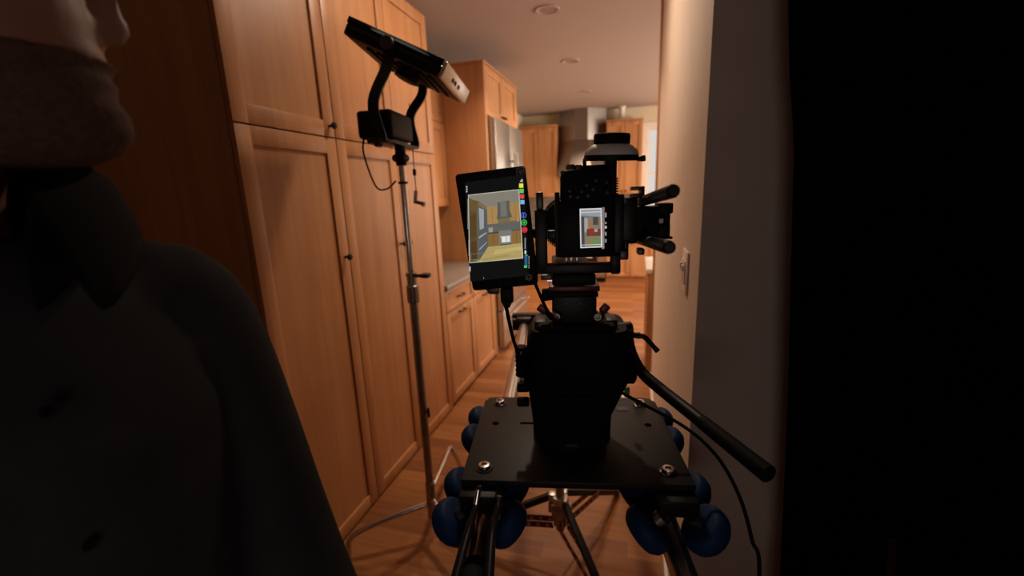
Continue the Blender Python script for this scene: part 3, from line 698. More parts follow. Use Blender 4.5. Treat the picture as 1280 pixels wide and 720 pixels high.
# ------------------------------------------------------------------ cinema camera turned on its side
LY = -.165
CA = thing('cinema_camera', 'black cinema camera rotated upright in a cage above the fluid head', 'camera', RM @ Matrix.Translation(rp(735, 330, LY)))
b = R(); rb(b, 697, 250, 769, 322, LY, LY+.055, .004); b.build('camera_body', 'black_plastic', CA)
b = R(); A = [rp(x, y, LY-.006) for x, y in ((701, 254), (701, 219), (704, 214), (718, 211), (722, 215), (740, 212), (758, 210.5), (764, 212), (766, 217), (767, 254))]
b.prism(A, (0, .062, 0), .003); b.build('hand_grip', 'black_rubber', CA)
b = R()
for x, y, r in ((713, 210.5, .0075), (723, 211, .006)): b.lathe([(r, -.002), (r, .004), (r*.8, .006)], rp(x, y, LY+.02), (0, 0, 1), 20)
b.build('dial', 'chrome_worn', CA)
for x, y in ((703, 216), (712, 239), (713, 246), (733, 232), (741, 237), (745, 226), (735, 245), (758, 228), (759, 241), (727, 240), (722, 247)):
    R().lathe([(.0032, 0), (.0032, -.0016), (.0026, -.0022)], rp(x, y, LY-.006), (0, 1, 0), 16).build('button', 'knob_dark', CA)
b = R(); rb(b, 722, 258, 755.5, 312, LY-.006, LY, .001); sc = b.build('rear_screen', 'screen_glass', CA)
b = R(); rb(b, 752.5, 259, 755.5, 311, LY-.0066, LY-.006, 0); b.build('screen_bezel', 'aluminium', sc)

def picture(quad_pts, items, name, parent, T=RM, lift=None, th=.0004):
    """flat screen image: items are (polygon in 0..1 picture coordinates, colour); each lies a hair above the last"""
    a, bq, c, d = [V(p) for p in quad_pts]     # top-left, top-right, bottom-right, bottom-left
    n = (bq-a).cross(d-a).normalized()
    if lift is not None and n.dot(lift) < 0: n = -n
    mb = MB(T)
    for i, (poly, col) in enumerate(items):
        P = [(a*(1-u)+bq*u)*(1-v)+(d*(1-u)+c*u)*v+n*(.0002+.00006*i) for u, v in poly]
        mb.quad(P, gl(col))
    return mb.build(name, None, parent)
def rect(x0, y0, x1, y1): return [(x0, y0), (x1, y0), (x1, y1), (x0, y1)]
def disc(cx, cy, rx, ry, n=14): return [(cx+rx*math.cos(2*PI*k/n), cy+ry*math.sin(2*PI*k/n)) for k in range(n)]
KIT = [(rect(0, 0, 1, 1), (120, 104, 70)), ([(0, 0), (1, 0), (1, .2), (.36, .2), (.2, .1), (0, .06)], (128, 124, 112)),
       ([(0, .05), (.16, .1), (.16, .95), (0, 1)], (92, 72, 42)), ([(0, .04), (.14, .1), (.2, .1), (.16, .26), (0, .22)], (104, 82, 46)), (rect(.03, .30, .14, .62), (84, 66, 38)), (rect(.02, .68, .14, .95), (78, 60, 36)),
       ([(.17, .16), (.36, .24), (.36, .8), (.2, .97), (.17, .97)], (86, 90, 92)), ([(.2, .2), (.30, .23), (.29, .5), (.21, .52)], (150, 156, 158)), ([(.19, .62), (.34, .56), (.34, .575), (.19, .645)], (175, 172, 165)), ([(.19, .8), (.34, .7), (.34, .712), (.19, .825)], (160, 156, 148)),
       (rect(.36, .2, .56, .45), (164, 130, 80)), (rect(.8, .18, 1, .43), (160, 126, 76)), (rect(.455, .22, .462, .43), (120, 92, 54)), (rect(.9, .2, .907, .42), (120, 92, 54)),
       ([(.57, .15), (.8, .14), (.8, .28), (.84, .38), (.54, .39), (.57, .28)], (88, 88, 84)), (rect(.62, .15, .74, .36), (112, 112, 106)), (rect(.36, .45, 1, .575), (96, 96, 92)),
       (rect(.38, .5, .46, .57), (150, 148, 140)), (rect(.36, .57, 1, .60), (70, 64, 54)), (rect(.36, .59, .57, .78), (130, 98, 54)), (rect(.81, .58, 1, .78), (136, 104, 58)), (rect(.46, .6, .466, .77), (92, 68, 38)), (rect(.9, .6, .906, .76), (92, 68, 38)),
       (rect(.57, .56, .81, .8), (118, 118, 114)), (rect(.59, .64, .79, .66), (170, 170, 166)), (rect(.62, .65, .70, .735), (226, 224, 214)), (rect(.71, .65, .78, .735), (220, 218, 208)), (rect(.58, .76, .80, .79), (66, 66, 64)),
       ([(.36, .78), (1, .77), (1, 1), (.12, 1), (.2, .96)], (174, 154, 96)), ([(.5, .84), (.97, .82), (1, .87), (.45, .9)], (190, 172, 112)), ([(.25, .95), (.7, .92), (.8, .95), (.25, .985)], (160, 140, 84))]
def corners(px4, ly): return [rp(x, y, ly) for x, y in px4]
C2 = [(rect(0, 0, 1, 1), (120, 118, 116)), ([(0, 0), (1, 0), (1, .22), (0, .16)], (150, 150, 150)), (rect(0, .2, .2, 1), (80, 66, 56)), (rect(.2, .24, .36, .6), (150, 158, 165)), (rect(.36, .3, .6, .55), (150, 112, 76)), (rect(.6, .22, .84, .42), (70, 70, 72)), (rect(.84, .28, 1, .56), (146, 108, 74)),
      (rect(.3, .52, 1, .7), (104, 62, 52)), (rect(.45, .5, .62, .68), (150, 46, 44)), (rect(.66, .52, .8, .6), (170, 150, 140)), (rect(.3, .72, 1, 1), (128, 122, 78)), (rect(.55, .78, .95, .95), (110, 130, 84))]
def frame(l, t, r, b_, w, h): return [(rect(l, t, r, t+h), 0), (rect(l, b_-h, r, b_), 0), (rect(l, t, l+w, b_), 0), (rect(r-w, t, r, b_), 0)]
C2 += [(p, (215, 220, 230)) for p, _ in frame(0, 0, 1, 1, .05, .025)+frame(0, .085, .99, .93, .03, .014)]
picture(corners(((724.5, 261), (752, 260), (752.5, 309), (725.5, 310)), LY-.0062), C2, 'screen_image', sc, lift=V((0, -1, 0)))
C3 = [(rect(.2, .02+.0, .8, .16), (150, 152, 156)), (rect(.2, .3, .8, .36), (150, 152, 156)), (rect(.1, .42, .9, .5), (190, 192, 196)), (rect(.2, .6, .8, .72), (150, 152, 156)), (rect(.2, .82, .8, .93), (150, 152, 156))]
picture(corners(((755.8, 265), (758.6, 265), (758.6, 306), (755.8, 306)), LY-.0002), C3, 'screen_text', sc, lift=V((0, -1, 0)))
# lens and matte gear seen behind the body, left
lc = rp(709, 280, LY+.07)
b = R(); b.lathe([(.03, -.01), (.042, 0), (.044, .02), (.040, .06), (.046, .065), (.046, .10), (.038, .105), (.034, .10)], lc, (0, 1, 0), 48); ln = b.build('lens', 'black_metal', CA)
b = R()
for k in range(60):
    t_ = 2*PI*k/60; rr = .0445; c = lc+V((rr*math.cos(t_), .005, rr*math.sin(t_)))
    b.box(c-V((.0012, 0, .0015)), c+V((.0012, .012, .0015)), 0, R=Matrix.Rotation(-t_, 3, 'Y'))
b.build('focus_gear', 'black_plastic', ln)
R().lathe([(.001, .097), (.034, .099)], lc, (0, 1, 0), 40).build('front_glass', 'lens_glass', ln)
# cage
b = R(); rb(b, 669, 262, 684, 342, LY+.0, LY+.02, .002); rb(b, 669, 330, 776, 342, LY+.0, LY+.02, .002); rb(b, 764, 318, 776, 343, LY, LY+.02, .003)
rb(b, 684, 288, 700, 300, LY+.02, LY+.045, .003); rb(b, 694, 240, 700, 322, LY+.004, LY+.04, .002); b.build('cage', 'black_metal', CA)
b = R(); rb(b, 670, 240, 679, 262, LY-.001, LY+.018, .002); b.build('cage_clamp', 'dark_grey', CA)
b = R(); rb(b, 775, 313, 786, 325, LY, LY+.02, .002); rb(b, 798, 311, 806, 319, LY, LY+.02, .002); b.build('cage_knob', 'dark_grey', CA)
b = R()
for x in (708, 714, 721): b.cyl(rp(x, 321, LY+.02), rp(x, 331, LY+.02), .0022)
b.build('mounting_pin', 'chrome', CA)
b = R(); rb(b, 768, 243, 780, 322, LY+.01, LY+.05, .002); rb(b, 776, 247, 797, 305, LY+.012, LY+.06, .003); rb(b, 780, 300, 786, 316, LY+.01, LY+.03, .002); b.build('rod_mount', 'black_metal', CA)
b = R(); rb(b, 776, 249, 783, 254, LY+.0105, LY+.012, .0); b.build('lock_screw', 'dark_grey', CA)
for (xs, ys, xe, ye) in ((793, 251, 842, 238.5), (792, 297, 837, 309.5)):
    e_ = rp(xe, ye, -.36); dv = RMI.to_3x3() @ ray(723, 278); e_s = e_+dv*((LY+.06-e_.y)/dv.y); b = R(); b.lathe([(.0055, 0), (.0075, .002), (.0075, .006), (.0082, .008), (.0082, (e_s-e_).length)], e_, e_s-e_, 24); b.build('support_rod', 'black_metal', CA)
# rod-mounted block at the right
b = R(); rb(b, 792, 258, 831, 299, LY+.02, LY+.06, .004); rb(b, 824, 254, 842, 267, LY+.018, LY+.05, .002); rb(b, 824, 280, 838, 296, LY+.018, LY+.05, .002); rb(b, 831, 262, 838, 284, LY+.03, LY+.05, .001); rb(b, 826, 296, 841, 299, LY+.02, LY+.04, .001)
b.build('rod_block', 'black_plastic', CA)
b = R(); rb(b, 824, 273.5, 829, 279, LY+.0175, LY+.0185, .0); b.build('hole_patch', 'plastic_white', CA)  # white patch put in for the bright hole in the block
b = R(); rb(b, 790, 233, 806, 238, LY+.02, LY+.04, .001); rb(b, 801, 233, 806, 246, LY+.02, LY+.04, .001); rb(b, 789, 242, 802, 248, LY+.02, LY+.04, .001); b.build('clamp_lever', 'dark_grey', CA)
# base under the camera
b = R(); rb(b, 690, 343, 745, 357.5, LY+.0, .06, .004); rb(b, 694, 338, 742, 344, LY+.005, .02, .004); b.build('base_plate', 'black_plastic', CA)
b = R(); rb(b, 676, 344, 692, 350, LY+.02, LY+.05, .001); b.build('base_arm', 'dark_grey', CA)
b = R(); rb(b, 684, 350.5, 690, 351.6, LY+.018, LY+.0195, 0); b.build('indicator', gl((235, 200, 205)), CA)

# follow focus on top
FF = thing('follow_focus', 'black hand wheel with white marking disc standing on top of the camera', 'follow focus', RM @ Matrix.Translation(rp(764, 330, LY+.03)))
fy = LY+.035
c = rp(764, 191, fy); k = (rp(798, 191, fy)-rp(730, 191, fy)).length/2
dz = lambda y: rp(764, y, fy).z-c.z
tl = V((0.03, -.06, 1))
b = R(); b.lathe([(k*.99, dz(201)), (k*1.0, dz(199)), (k*1.0, dz(194)), (k*.9, dz(193))], c, tl, 48); b.build('wheel_rim', 'black_plastic', FF)
b = R(); b.lathe([(k*1.0, dz(193.8)), (k*.99, dz(191.5)), (k*.94, dz(187.5)), (k*.7, dz(181)), (k*.66, dz(180.5))], c, tl, 48); b.build('marking_disc', 'grip_white', FF)
b = R(); b.lathe([(k*.66, dz(183)), (k*.665, dz(170)), (k*.64, dz(167.5)), (k*.45, dz(166.5))], c, tl, 40); b.build('hand_knob', 'black_rubber', FF)
for i in range(40):
    pass
b = R(); b.cyl(rp(797, 199, fy), rp(806, 197.5, fy), .0035); b.lathe([(.0035, 0), (.0048, .002), (.0048, .008)], rp(800, 198.5, fy), (1, 0, .1), 14); b.build('handle_pin', 'black_metal', FF)
b = R(); rb(b, 757, 200, 771, 262, fy-.008, fy+.02, .002); rb(b, 726, 206, 760, 212, fy-.005, fy+.02, .001); b.build('gear_post', 'black_metal', FF)
b = R(); b.tube([rp(731, 212, fy), rp(730.5, 200, fy), rp(733, 196, fy), rp(742, 193, fy)], .003, 8); b.build('witness_arm', 'black_metal', FF)
b = R()
for i in range(9): rb(b, 770.5, 222+i*3.2, 773, 224+i*3.2, fy-.004, fy+.012, 0)
b.build('drive_gear', 'black_plastic', FF)

# ------------------------------------------------------------------ monitor
mc = [rp(576, 218, -.185), rp(661.5, 206, -.185), rp(667.5, 356.5, -.172), rp(584, 364, -.172)]
u_ = ((mc[1]-mc[0])+(mc[2]-mc[3])).normalized(); v_ = ((mc[0]-mc[3])+(mc[1]-mc[2])); v_ = (v_-u_*v_.dot(u_)).normalized(); n_ = u_.cross(v_)
cen = sum(mc, V())/4; mw = ((mc[1]-mc[0]).length+(mc[2]-mc[3]).length)/2; mh = ((mc[0]-mc[3]).length+(mc[1]-mc[2]).length)/2
ML = Matrix((u_, v_, n_)).transposed().to_4x4(); ML.translation = cen; MM = RM @ ML
def mpx(px, py):                                    # pixel to monitor face coordinates
    MI = MM.inverted(); e = MI @ EYE; v = MI.to_3x3() @ ray(px, py); q = e+v*(-e.z/v.z); return V((q.x, q.y, 0))
MO = thing('field_monitor', 'portrait field monitor showing a kitchen picture, left of the camera', 'monitor', MM)
b = MB(MM); b.box((-mw/2, -mh/2, -.022), (mw/2, mh/2, 0), .0)
es = [e for e in b.bm.edges if abs((e.verts[0].co-e.verts[1].co).z) > .01]; bmesh.ops.bevel(b.bm, geom=es, offset=.006, segments=4, affect='EDGES', profile=.5)
es = [e for e in b.bm.edges if e.calc_face_angle(0) > .9]; bmesh.ops.bevel(b.bm, geom=es, offset=.0015, segments=2, affect='EDGES', profile=.5)
b.build('housing', 'black_plastic', MO)
def mquad(pts, z=.0004): return [mpx(*p)+V((0, 0, z)) for p in pts]
b = MB(MM); q = mquad(((581, 228), (655, 218), (661, 344), (588, 352)), 0.0); b.prism(q, (0, 0, .0005)); sc = b.build('screen', gl((17, 17, 18)), MO)
PQ = mquad(((585.5, 243.5), (649, 236.5), (654, 322.5), (587, 328.5)), .0006)
pic = picture(PQ, KIT+[(p, (200, 196, 180)) for p, _ in frame(0, 0, 1, 1, .012, .008)]+[(p, (150, 140, 110)) for p, _ in frame(.03, .86, .9, .955, .006, .004)], 'screen_image', sc, MM, V((0, 0, 1)))
UI = []
def uq(x0, y0, x1, y1, col): UI.append((x0, y0, x1, y1, col))
for x, y, col in ((651.5, 232, (232, 222, 80)), (652, 238.6, (90, 200, 90)), (652.6, 245.5, (226, 70, 60)), (653, 252.5, (110, 180, 225))): uq(x-2.6, y-2.6, x+2.6, y+2.6, col)
for x, y, w_, h_, col in ((656.5, 304, 1.2, 14, (150, 150, 148)), (656.8, 315, 2, 4, (220, 220, 220)), (657.5, 326, 3.6, 14, (44, 92, 130)), (657, 333, 3.6, 3, (90, 200, 90)), (658, 319, 3, 1.5, (90, 200, 90)), (661.2, 328, 1, 16, (150, 155, 150)), (647.5, 281, 2.4, 18, (172, 168, 150)),
                         (583.6, 237, 1.8, 9, (180, 182, 184)), (585.2, 268, 1.6, 38, (140, 140, 138)), (586.6, 310, 1.6, 20, (150, 150, 148)), (587.5, 336, 1.8, 6, (180, 182, 184))):
    n = max(1, int(h_/2.4)) if w_ < 2.5 and h_ > 7 and (x < 600 or x > 660 or x == 647.5) else 1
    for i in range(n):
        g0 = y-h_/2+h_*i/n; uq(x-w_/2, g0, x+w_/2, g0+h_/n*(.62 if n > 1 else 1), col)
mb = MB(MM)
for x0, y0, x1, y1, col in UI: mb.quad(mquad(((x0, y0), (x1, y0), (x1, y1), (x0, y1)), .0012), gl(col))
def mdisc(cx, cy, r, col, z):
    mb.quad([mpx(cx+r*math.cos(2*PI*k/20), cy+r*math.sin(2*PI*k/20))+V((0, 0, z)) for k in range(20)], gl(col))
for cx, cy, col in ((654.5, 269, (70, 110, 220)), (655.3, 278, (70, 210, 80)), (655.8, 287, (220, 60, 70))):
    mdisc(cx, cy, 3.6, col, .0012); mdisc(cx, cy, 2.7, (16, 16, 20), .0013)
mdisc(655.8, 287, 2.2, (226, 50, 60), .0014); mdisc(655.3, 278, 1.4, (70, 210, 80), .0014); mb.quad(mquad(((654, 267), (655, 267), (655, 271.4), (654, 271.4)), .0014), gl((90, 130, 230)))
mb.quad(mquad(((649.7, 227.5), (652, 223.6), (653.5, 224.5), (653.7, 227.6)), .0012), gl((170, 172, 174)))
mb.build('interface_icons', None, sc)
# marks printed on the bezel: crossed badge, atom mark, maker name
def line(mb, pts, w=.00035, z=.0003):
    for a, c in zip(pts[:-1], pts[1:]):
        a, c = V(a), V(c); d = (c-a); 
        if d.length < 1e-6: continue
        s = V((-d.y, d.x, 0)).normalized()*w; zz = V((0, 0, z)); mb.quad([a-s+zz, c-s+zz, c+s+zz, a+s+zz])
mat('print_grey', (150, 148, 146), .6, vary=.05)
mb = MB(MM); q = [mpx(x, y) for x, y in ((645.6, 210.6), (654.4, 209.4), (655, 218.2), (646.2, 219.2))]; line(mb, q+[q[0]], .0003)
q = [mpx(x, y) for x, y in ((648, 213), (650, 216.8), (652.8, 211.5))]; line(mb, q, .0004); q = [mpx(x, y) for x, y in ((649.2, 212.4), (650.6, 215), (650.8, 217.4), (652.6, 216), (653, 212.6))]; line(mb, q, .0003)
mb.build('badge_mark', 'print_grey', MO)
mb = MB(MM); c = mpx(660.8, 346.5); k = (mpx(665, 346)-mpx(660.8, 346.5)).length
for a in (90, 30, 150):
    P = []
    for i in range(25):
        t_ = 2*PI*i/24; x, y = k*1.05*math.cos(t_), k*.48*math.sin(t_); ca, sa = math.cos(math.radians(a)), math.sin(math.radians(a)); P.append(c+V((x*ca-y*sa, x*sa+y*ca, 0)))
    line(mb, P, .00028)
mb.build('atom_mark', 'print_grey', MO)
fc = bpy.data.curves.new('name_text', 'FONT'); fc.body = 'ATOMOS'; fc.size = .0034; fc.align_x = 'CENTER'; fc.align_y = 'CENTER'
fo = bpy.data.objects.new('name_text', fc); COL.objects.link(fo)
bpy.context.view_layer.update()
me = bpy.data.meshes.new_from_object(fo.evaluated_get(bpy.context.evaluated_depsgraph_get())); bpy.data.objects.remove(fo)
me.name = 'name_mark'; nm = bpy.data.objects.new('name_mark', me); COL.objects.link(nm); nm.parent = MO; me.materials.append(MATS['dark_grey'])
nm.matrix_local = Matrix.Translation(mpx(580.6, 286)+V((0, 0, .0003))) @ Matrix.Rotation(PI/2, 4, 'Z')
mb = MB(MM); mb.lathe([(.0007, 0), (.0007, .0006)], mpx(604.5, 347.5), (0, 0, 1), 10); mb.build('status_light', gl((240, 230, 90)), MO)
mb = MB(MM); q = [mpx(x, y) for x, y in ((606, 362.5), (624, 361), (623, 369), (611, 369))]; mb.prism([V((p.x, p.y, -.019)) for p in q], (0, 0, .014), .001); mb.build('bottom_mount', 'dark_grey', MO)
b = R(); P_ = rp(672, 300, LY+.0); q = RMI @ (MM @ V((mw/2-.01, -.012, -.03))); b.tube([q, (q.x+.01, q.y+.005, q.z), rp(676, 300, LY+.01)], .006, 10); b.box(q-V((.015, .0, .015)), q+V((.008, .015, .015)), .002); b.build('mounting_arm', 'black_metal', MO)
# cables
CB = thing('video_cable', 'black video cable plugged in under the field monitor', 'cable', RM @ Matrix.Translation(rp(633, 385, -.17)))
b = R(); rb(b, 625.5, 361, 641, 379, -.183, -.167, .002); A = rp(633, 380, -.175)
b.prism([rp(x, y, -.181) for x, y in ((627, 378), (640, 378), (637, 385), (630, 385))], (0, .011, 0), .001); b.build('plug', 'black_plastic', CB)
b = R(); b.tube([rp(633, 384, -.175), rp(636, 400, -.168), rp(642, 425, -.14), rp(649, 445, -.11), rp(652, 440, -.07)], .0032, 10, None, 6); b.build('cord', 'black_rubber', CB)
t = R(); t.tube([rp(667, 349, -.15), rp(673, 364, -.14), rp(681, 382, -.12), rp(690, 396, -.10), rp(703, 408, -.09), rp(712, 425, -.092)], .003, 10, None, 6)
tag(t.build('cable', 'black_rubber'), 'short black cable from the monitor back to the head', 'cable')
t = R(); t.tube([rp(667, 470, -.094), rp(678, 486, -.1), rp(692, 496, -.1), rp(712, 500, -.098), rp(740, 498, -.096)], .0026, 10, None, 6)
tag(t.build('cable', 'black_rubber'), 'dark cable sagging across the front of the fluid head', 'cable')
t = R(); t.tube([rp(772, 486, -.02), rp(781, 493, -.04), rp(815, 511, -.06), rp(850, 530, -.08), rp(880, 553, -.11), rp(905, 583, -.14), rp(926, 625, -.17), rp(940, 675, -.2), rp(949, 725, -.22), (.30, -.25, -.5), (.31, -.24, -.9), (.34, -.18, -.972), (.42, -.05, -.976), (.44, .05, -.976)], .0034, 10, None, 8)
tag(t.build('cable', 'black_rubber'), 'long black cable running from the head down past the dark wall', 'cable')
b = R(); A = rp(784, 487, .02); b.box(A-V((.006, .004, .016)), A+V((.005, .004, .006)), .001); tag(b.build('tape_flag', 'tape_green'), 'small green tape tab beside the fluid head', 'tape')

# ------------------------------------------------------------------ black cloth at the right
def drape(name, x0, x1, y0, z0, z1, n, label, slit=None, edge=None):
    mb = MB(); W = 40; Hh = 30; vs = []; 
    for j in range(Hh+1):
        v = j/Hh; z = z0+(z1-z0)*v
        for i in range(W+1):
            u = i/W; xl, xr = x0(z), x1(z); x = xl+(xr-xl)*u
            y = y0+.018*math.sin(u*n*2*PI+.6*math.sin(v*3))*(.5+.5*(1-v))
            vs.append(V((x, y, z)))
    fs = []
    for j in range(Hh):
        for i in range(W):
            if slit and slit[0] <= i <= slit[1] and z0+(z1-z0)*(j+1)/Hh < slit[2]: continue
            a = j*(W+1)+i; fs.append((a, a+1, a+W+2, a+W+1))
    mb._faces(vs, fs, None, True)
    ob = mb.build(name, 'duvetyne'); s = ob.modifiers.new('thickness', 'SOLIDIFY'); s.thickness = .004
    return ob
YC = .95
def along(pts):
    def f(z):
        if z <= pts[0][0]: return pts[0][1]
        for (a, xa), (c, xc) in zip(pts[:-1], pts[1:]):
            if z <= c: return xa+(xc-xa)*(z-a)/(c-a)
        return pts[-1][1]
    return f
near_edge = along([(.2, .352), (.62, .339), (.79, .331), (1.06, .317), (1.31, .300), (1.5, .287), (1.575, .282), (1.68, .265), (1.81, .25), (2.3, .235)])
far_edge = along([(.2, .70), (.62, .640), (1.24, .550), (1.656, .491), (2.3, .40)])
t = thing('flag_stand', 'dark stand pole seen through a slit in the hanging black cloth', 'stand', (.545, YC+.06, 0))
MB().cyl((.545, YC+.06, .02), (.545, YC+.06, 2.30), .012).build('pole', 'dark_grey', t)
for a in (20, 140, 260): MB().tube([(.545, YC+.06, .22), (.545+.05*math.cos(math.radians(a)), YC+.06+.03*math.sin(math.radians(a)), .05), (.545+.3*math.cos(math.radians(a)), YC+.06+.09*math.sin(math.radians(a)), .012)], .01, 10).build('leg', 'dark_grey', t)
MB().cyl((.2, YC+.012, 2.30), (1.2, YC+.012, 2.30), .012).build('cross_arm', 'dark_grey', t)
tag(drape('black_cloth', near_edge, far_edge, YC, .22, 2.31, 2.5, '', (26, 27, .80)), 'tall black cloth hanging beside the dark wall at right', 'cloth')
tag(drape('black_cloth', lambda z: far_edge(z)+.003, lambda z: 1.3, YC+.012, .22, 2.31, 3.5, ''), 'black cloth hanging at the far right edge of the view', 'cloth')

# ------------------------------------------------------------------ person at the left
hd_dir = V((.56, .83, 0)).normalized(); hl_dir = V((-hd_dir.y, hd_dir.x, 0))
HO = V((-.428, .318, 1.545))-hd_dir*.118
HM = Matrix((hd_dir, hl_dir, V((0, 0, 1)))).transposed().to_4x4(); HM.translation = HO
tf = V((.98, -.20, 0)).normalized(); tl_ = V((-tf.y, tf.x, 0))
TO = V((-.535, .19, 0))
TM = Matrix((tf, tl_, V((0, 0, 1)))).transposed().to_4x4(); TM.translation = TO
prof = [(-.004, .06, .0, .018), (.006, .083, -.02, .034), (.02, .095, -.035, .046), (.032, .095, -.05, .053), (.045, .088, -.06, .058), (.056, .096, -.066, .062), (.0635, .0905, -.07, .063), (.072, .098, -.074, .065), (.083, .094, -.08, .067),
        (.10, .093, -.086, .069), (.12, .09, -.092, .070), (.135, .088, -.096, .072), (.15, .096, -.098, .074), (.162, .101, -.1, .075), (.185, .1, -.1, .076), (.205, .088, -.092, .070), (.222, .062, -.07, .055), (.233, .03, -.04, .03)]
def head_ring(z, f, bk, w, grow=0, n=36):
    r = []
    for k in range(n):
        t_ = 2*PI*k/n; c, s = math.cos(t_), math.sin(t_); e = .85
        x = (f+grow)*abs(c)**e if c >= 0 else (bk-grow)*abs(c)**e
        r.append(V((x, (w+grow)*math.copysign(abs(s)**e, s), z)))
    return r
def person_mesh():
    mb = MB()
    def H(p): return HM @ V(p)
    def T(p): return TM @ V(p)
    mb.rings([[H(p) for p in head_ring(*r)] for r in prof])
    mb.rings([[H(p) for p in q] for q in ([(.092, -.004, .148), (.104, -.0, .15), (.092, .004, .148), (.08, 0, .146)], [(.094, -.008, .125), (.114, 0, .127), (.094, .008, .125), (.08, 0, .12)], [(.093, -.016, .103), (.120, 0, .104), (.093, .016, .103), (.08, 0, .1)], [(.09, -.015, .09), (.115, 0, .094), (.09, .015, .09), (.08, 0, .09)])])
    for s in (-1, 1):
        mb.ball(H((-.005, s*.075, .115)), .03, sc=(.55, .4, 1)); mb.ball(H((-.004, s*.073, .09)), .012)
    mb.tube([H((-.02, 0, .06)), T((-.0, 0, 1.50)), T((-.015, 0, 1.40))], [.058, .058, .075], 24, None, 4)
    def trow(z, w, d, cx=0): return [T((cx+d*math.copysign(abs(math.cos(2*PI*k/32))**.8, math.cos(2*PI*k/32)), w*math.copysign(abs(math.sin(2*PI*k/32))**.8, math.sin(2*PI*k/32)), z)) for k in range(32)]
    mb.rings([trow(.86, .15, .10), trow(1.0, .15, .105), trow(1.2, .155, .11), trow(1.36, .14, .10), trow(1.43, .085, .07), trow(1.46, .07, .06)])
    for s in (-1, 1):
        sh, el, wr, hn = T((0, s*.15, 1.36)), T(ARM[s][0]), T(ARM[s][1]), T(ARM[s][2])
        mb.tube([sh, el, wr], [.05, .04, .026], 20, None, 5)
        d = (hn-wr).normalized(); n = T((.3, -s, 0))-T((0, 0, 0)); n = (n-d*n.dot(d)).normalized(); x = d.cross(n)
        mb.tube([wr, wr+d*.03, wr+d*.085], [.024, .03, .033], 16); mb.ball(wr+d*.06, .034, sc=(1, 1, 1))
        for i, L in enumerate((.072, .08, .076, .06)):
            o = wr+d*.082+x*(.024-.016*i); mb.tube([o, o+d*L*.5+n*.006, o+d*L+n*.022], [.0085, .008, .0068], 10, None, 4); mb.ball(o+d*L+n*.022, .0068)
        o = wr+d*.03+x*.022; mb.tube([o, o+x*.02+d*.03+n*.008, o+x*.022+d*.06+n*.016], [.011, .0095, .008], 10, None, 4)
        mb.tube([T((0, s*.085, .88)), T((.01, s*.095, .48)), T((-.01, s*.10, .07))], [.085, .055, .042], 20, None, 4)
        mb.tube([T((-.04, s*.10, .05)), T((.06, s*.105, .045)), T((.15, s*.115, .03))], [.036, .036, .03], 16)
    return mb
ARM = {1: ((.08, .20, 1.06), (.20, .19, .86), (.28, .17, .73)), -1: ((-.02, -.23, 1.10), (.05, -.25, .86), (.08, -.25, .70))}
mb = person_mesh(); PO = thing('anchor', '', '', (TO.x, TO.y, 0)); body = mb.build('person', 'skin', PO); 
WM['person'] = Matrix.Translation((TO.x, TO.y, 0)); body.parent = None; body.location = (TO.x, TO.y, 0); bpy.data.objects.remove(PO)
md = body.modifiers.new('join', 'REMESH'); md.mode = 'VOXEL'; md.voxel_size = .0045; md.use_smooth_shade = True
sm = body.modifiers.new('soften', 'SMOOTH'); sm.factor = .5; sm.iterations = 3
tag(body, 'person in a dark jacket standing at the left, head in profile facing right', 'person')
def cloth(mb, name, m, vox=.007, it=6, nz=.0):
    o = mb.build(name, m, body); r = o.modifiers.new('join', 'REMESH'); r.mode = 'VOXEL'; r.voxel_size = vox; r.use_smooth_shade = True
    s = o.modifiers.new('soften', 'SMOOTH'); s.factor = .5; s.iterations = it; return o
mb = MB()
def T(p): return TM @ V(p)
def trow(z, w, d, cx=0): return [T((cx+d*math.copysign(abs(math.cos(2*PI*k/32))**.85, math.cos(2*PI*k/32)), w*math.copysign(abs(math.sin(2*PI*k/32))**.85, math.sin(2*PI*k/32)), z)) for k in range(32)]
mb.rings([trow(.80, .19, .135), trow(.95, .185, .135), trow(1.15, .19, .14), trow(1.30, .19, .135), trow(1.37, .17, .12), trow(1.43, .13, .10), trow(1.48, .085, .085, -.005)])
for s in (-1, 1):
    mb.tube([T((0, s*.11, 1.395)), T((.005, s*.175, 1.36)), T(ARM[s][0]), T(ARM[s][1])], [.07, .075, .068, .06, .05], 24, None, 6)
    mb.ball(T((0, s*.155, 1.35)), .083)
jk = cloth(mb, 'jacket', 'jacket_cloth', .008, 10)
# turned-up collar with pointed fronts
mb = MB(); Ri, Ro, n = [], [], 40; th = []
vs = []; fs = []
for k in range(n+1):
    a = math.radians(20+320*k/n); c, s = math.cos(a), math.sin(a); fr_ = max(0, c)
    lo = T((.085*c+.014, .095*s, 1.445-.05*fr_**2)); hi = T((.106*c+.036*fr_, .112*s, 1.578-.02*fr_))
    fl = T((.122*c+.048*fr_, .138*s, 1.488-.085*fr_**2))
    vs += [lo, hi, fl]
for k in range(n):
    a = 3*k; fs += [(a, a+3, a+4, a+1), (a+1, a+4, a+5, a+2)]
mb._faces(vs, fs, None, True); o = mb.build('collar', 'collar_cloth', body); so = o.modifiers.new('thickness', 'SOLIDIFY'); so.thickness = .006; so.offset = 0
ss = o.modifiers.new('soft', 'SUBSURF'); ss.levels = 1; ss.render_levels = 1
for i in range(5): z = 1.36-.11*i; mb = MB(); mb.lathe([(.0045, 0), (.005, .0015), (.004, .003)], T((.132+.006*(i > 0), .02, z)), tf, 16); mb.build('button', 'collar_cloth', body)
mb = MB()
mb.rings([trow(.74, .185, .125), trow(.85, .18, .125), trow(.93, .17, .12)])
for s in (-1, 1): mb.tube([T((0, s*.088, .84)), T((.01, s*.097, .48)), T((-.01, s*.10, .06))], [.098, .075, .068], 20, None, 4)
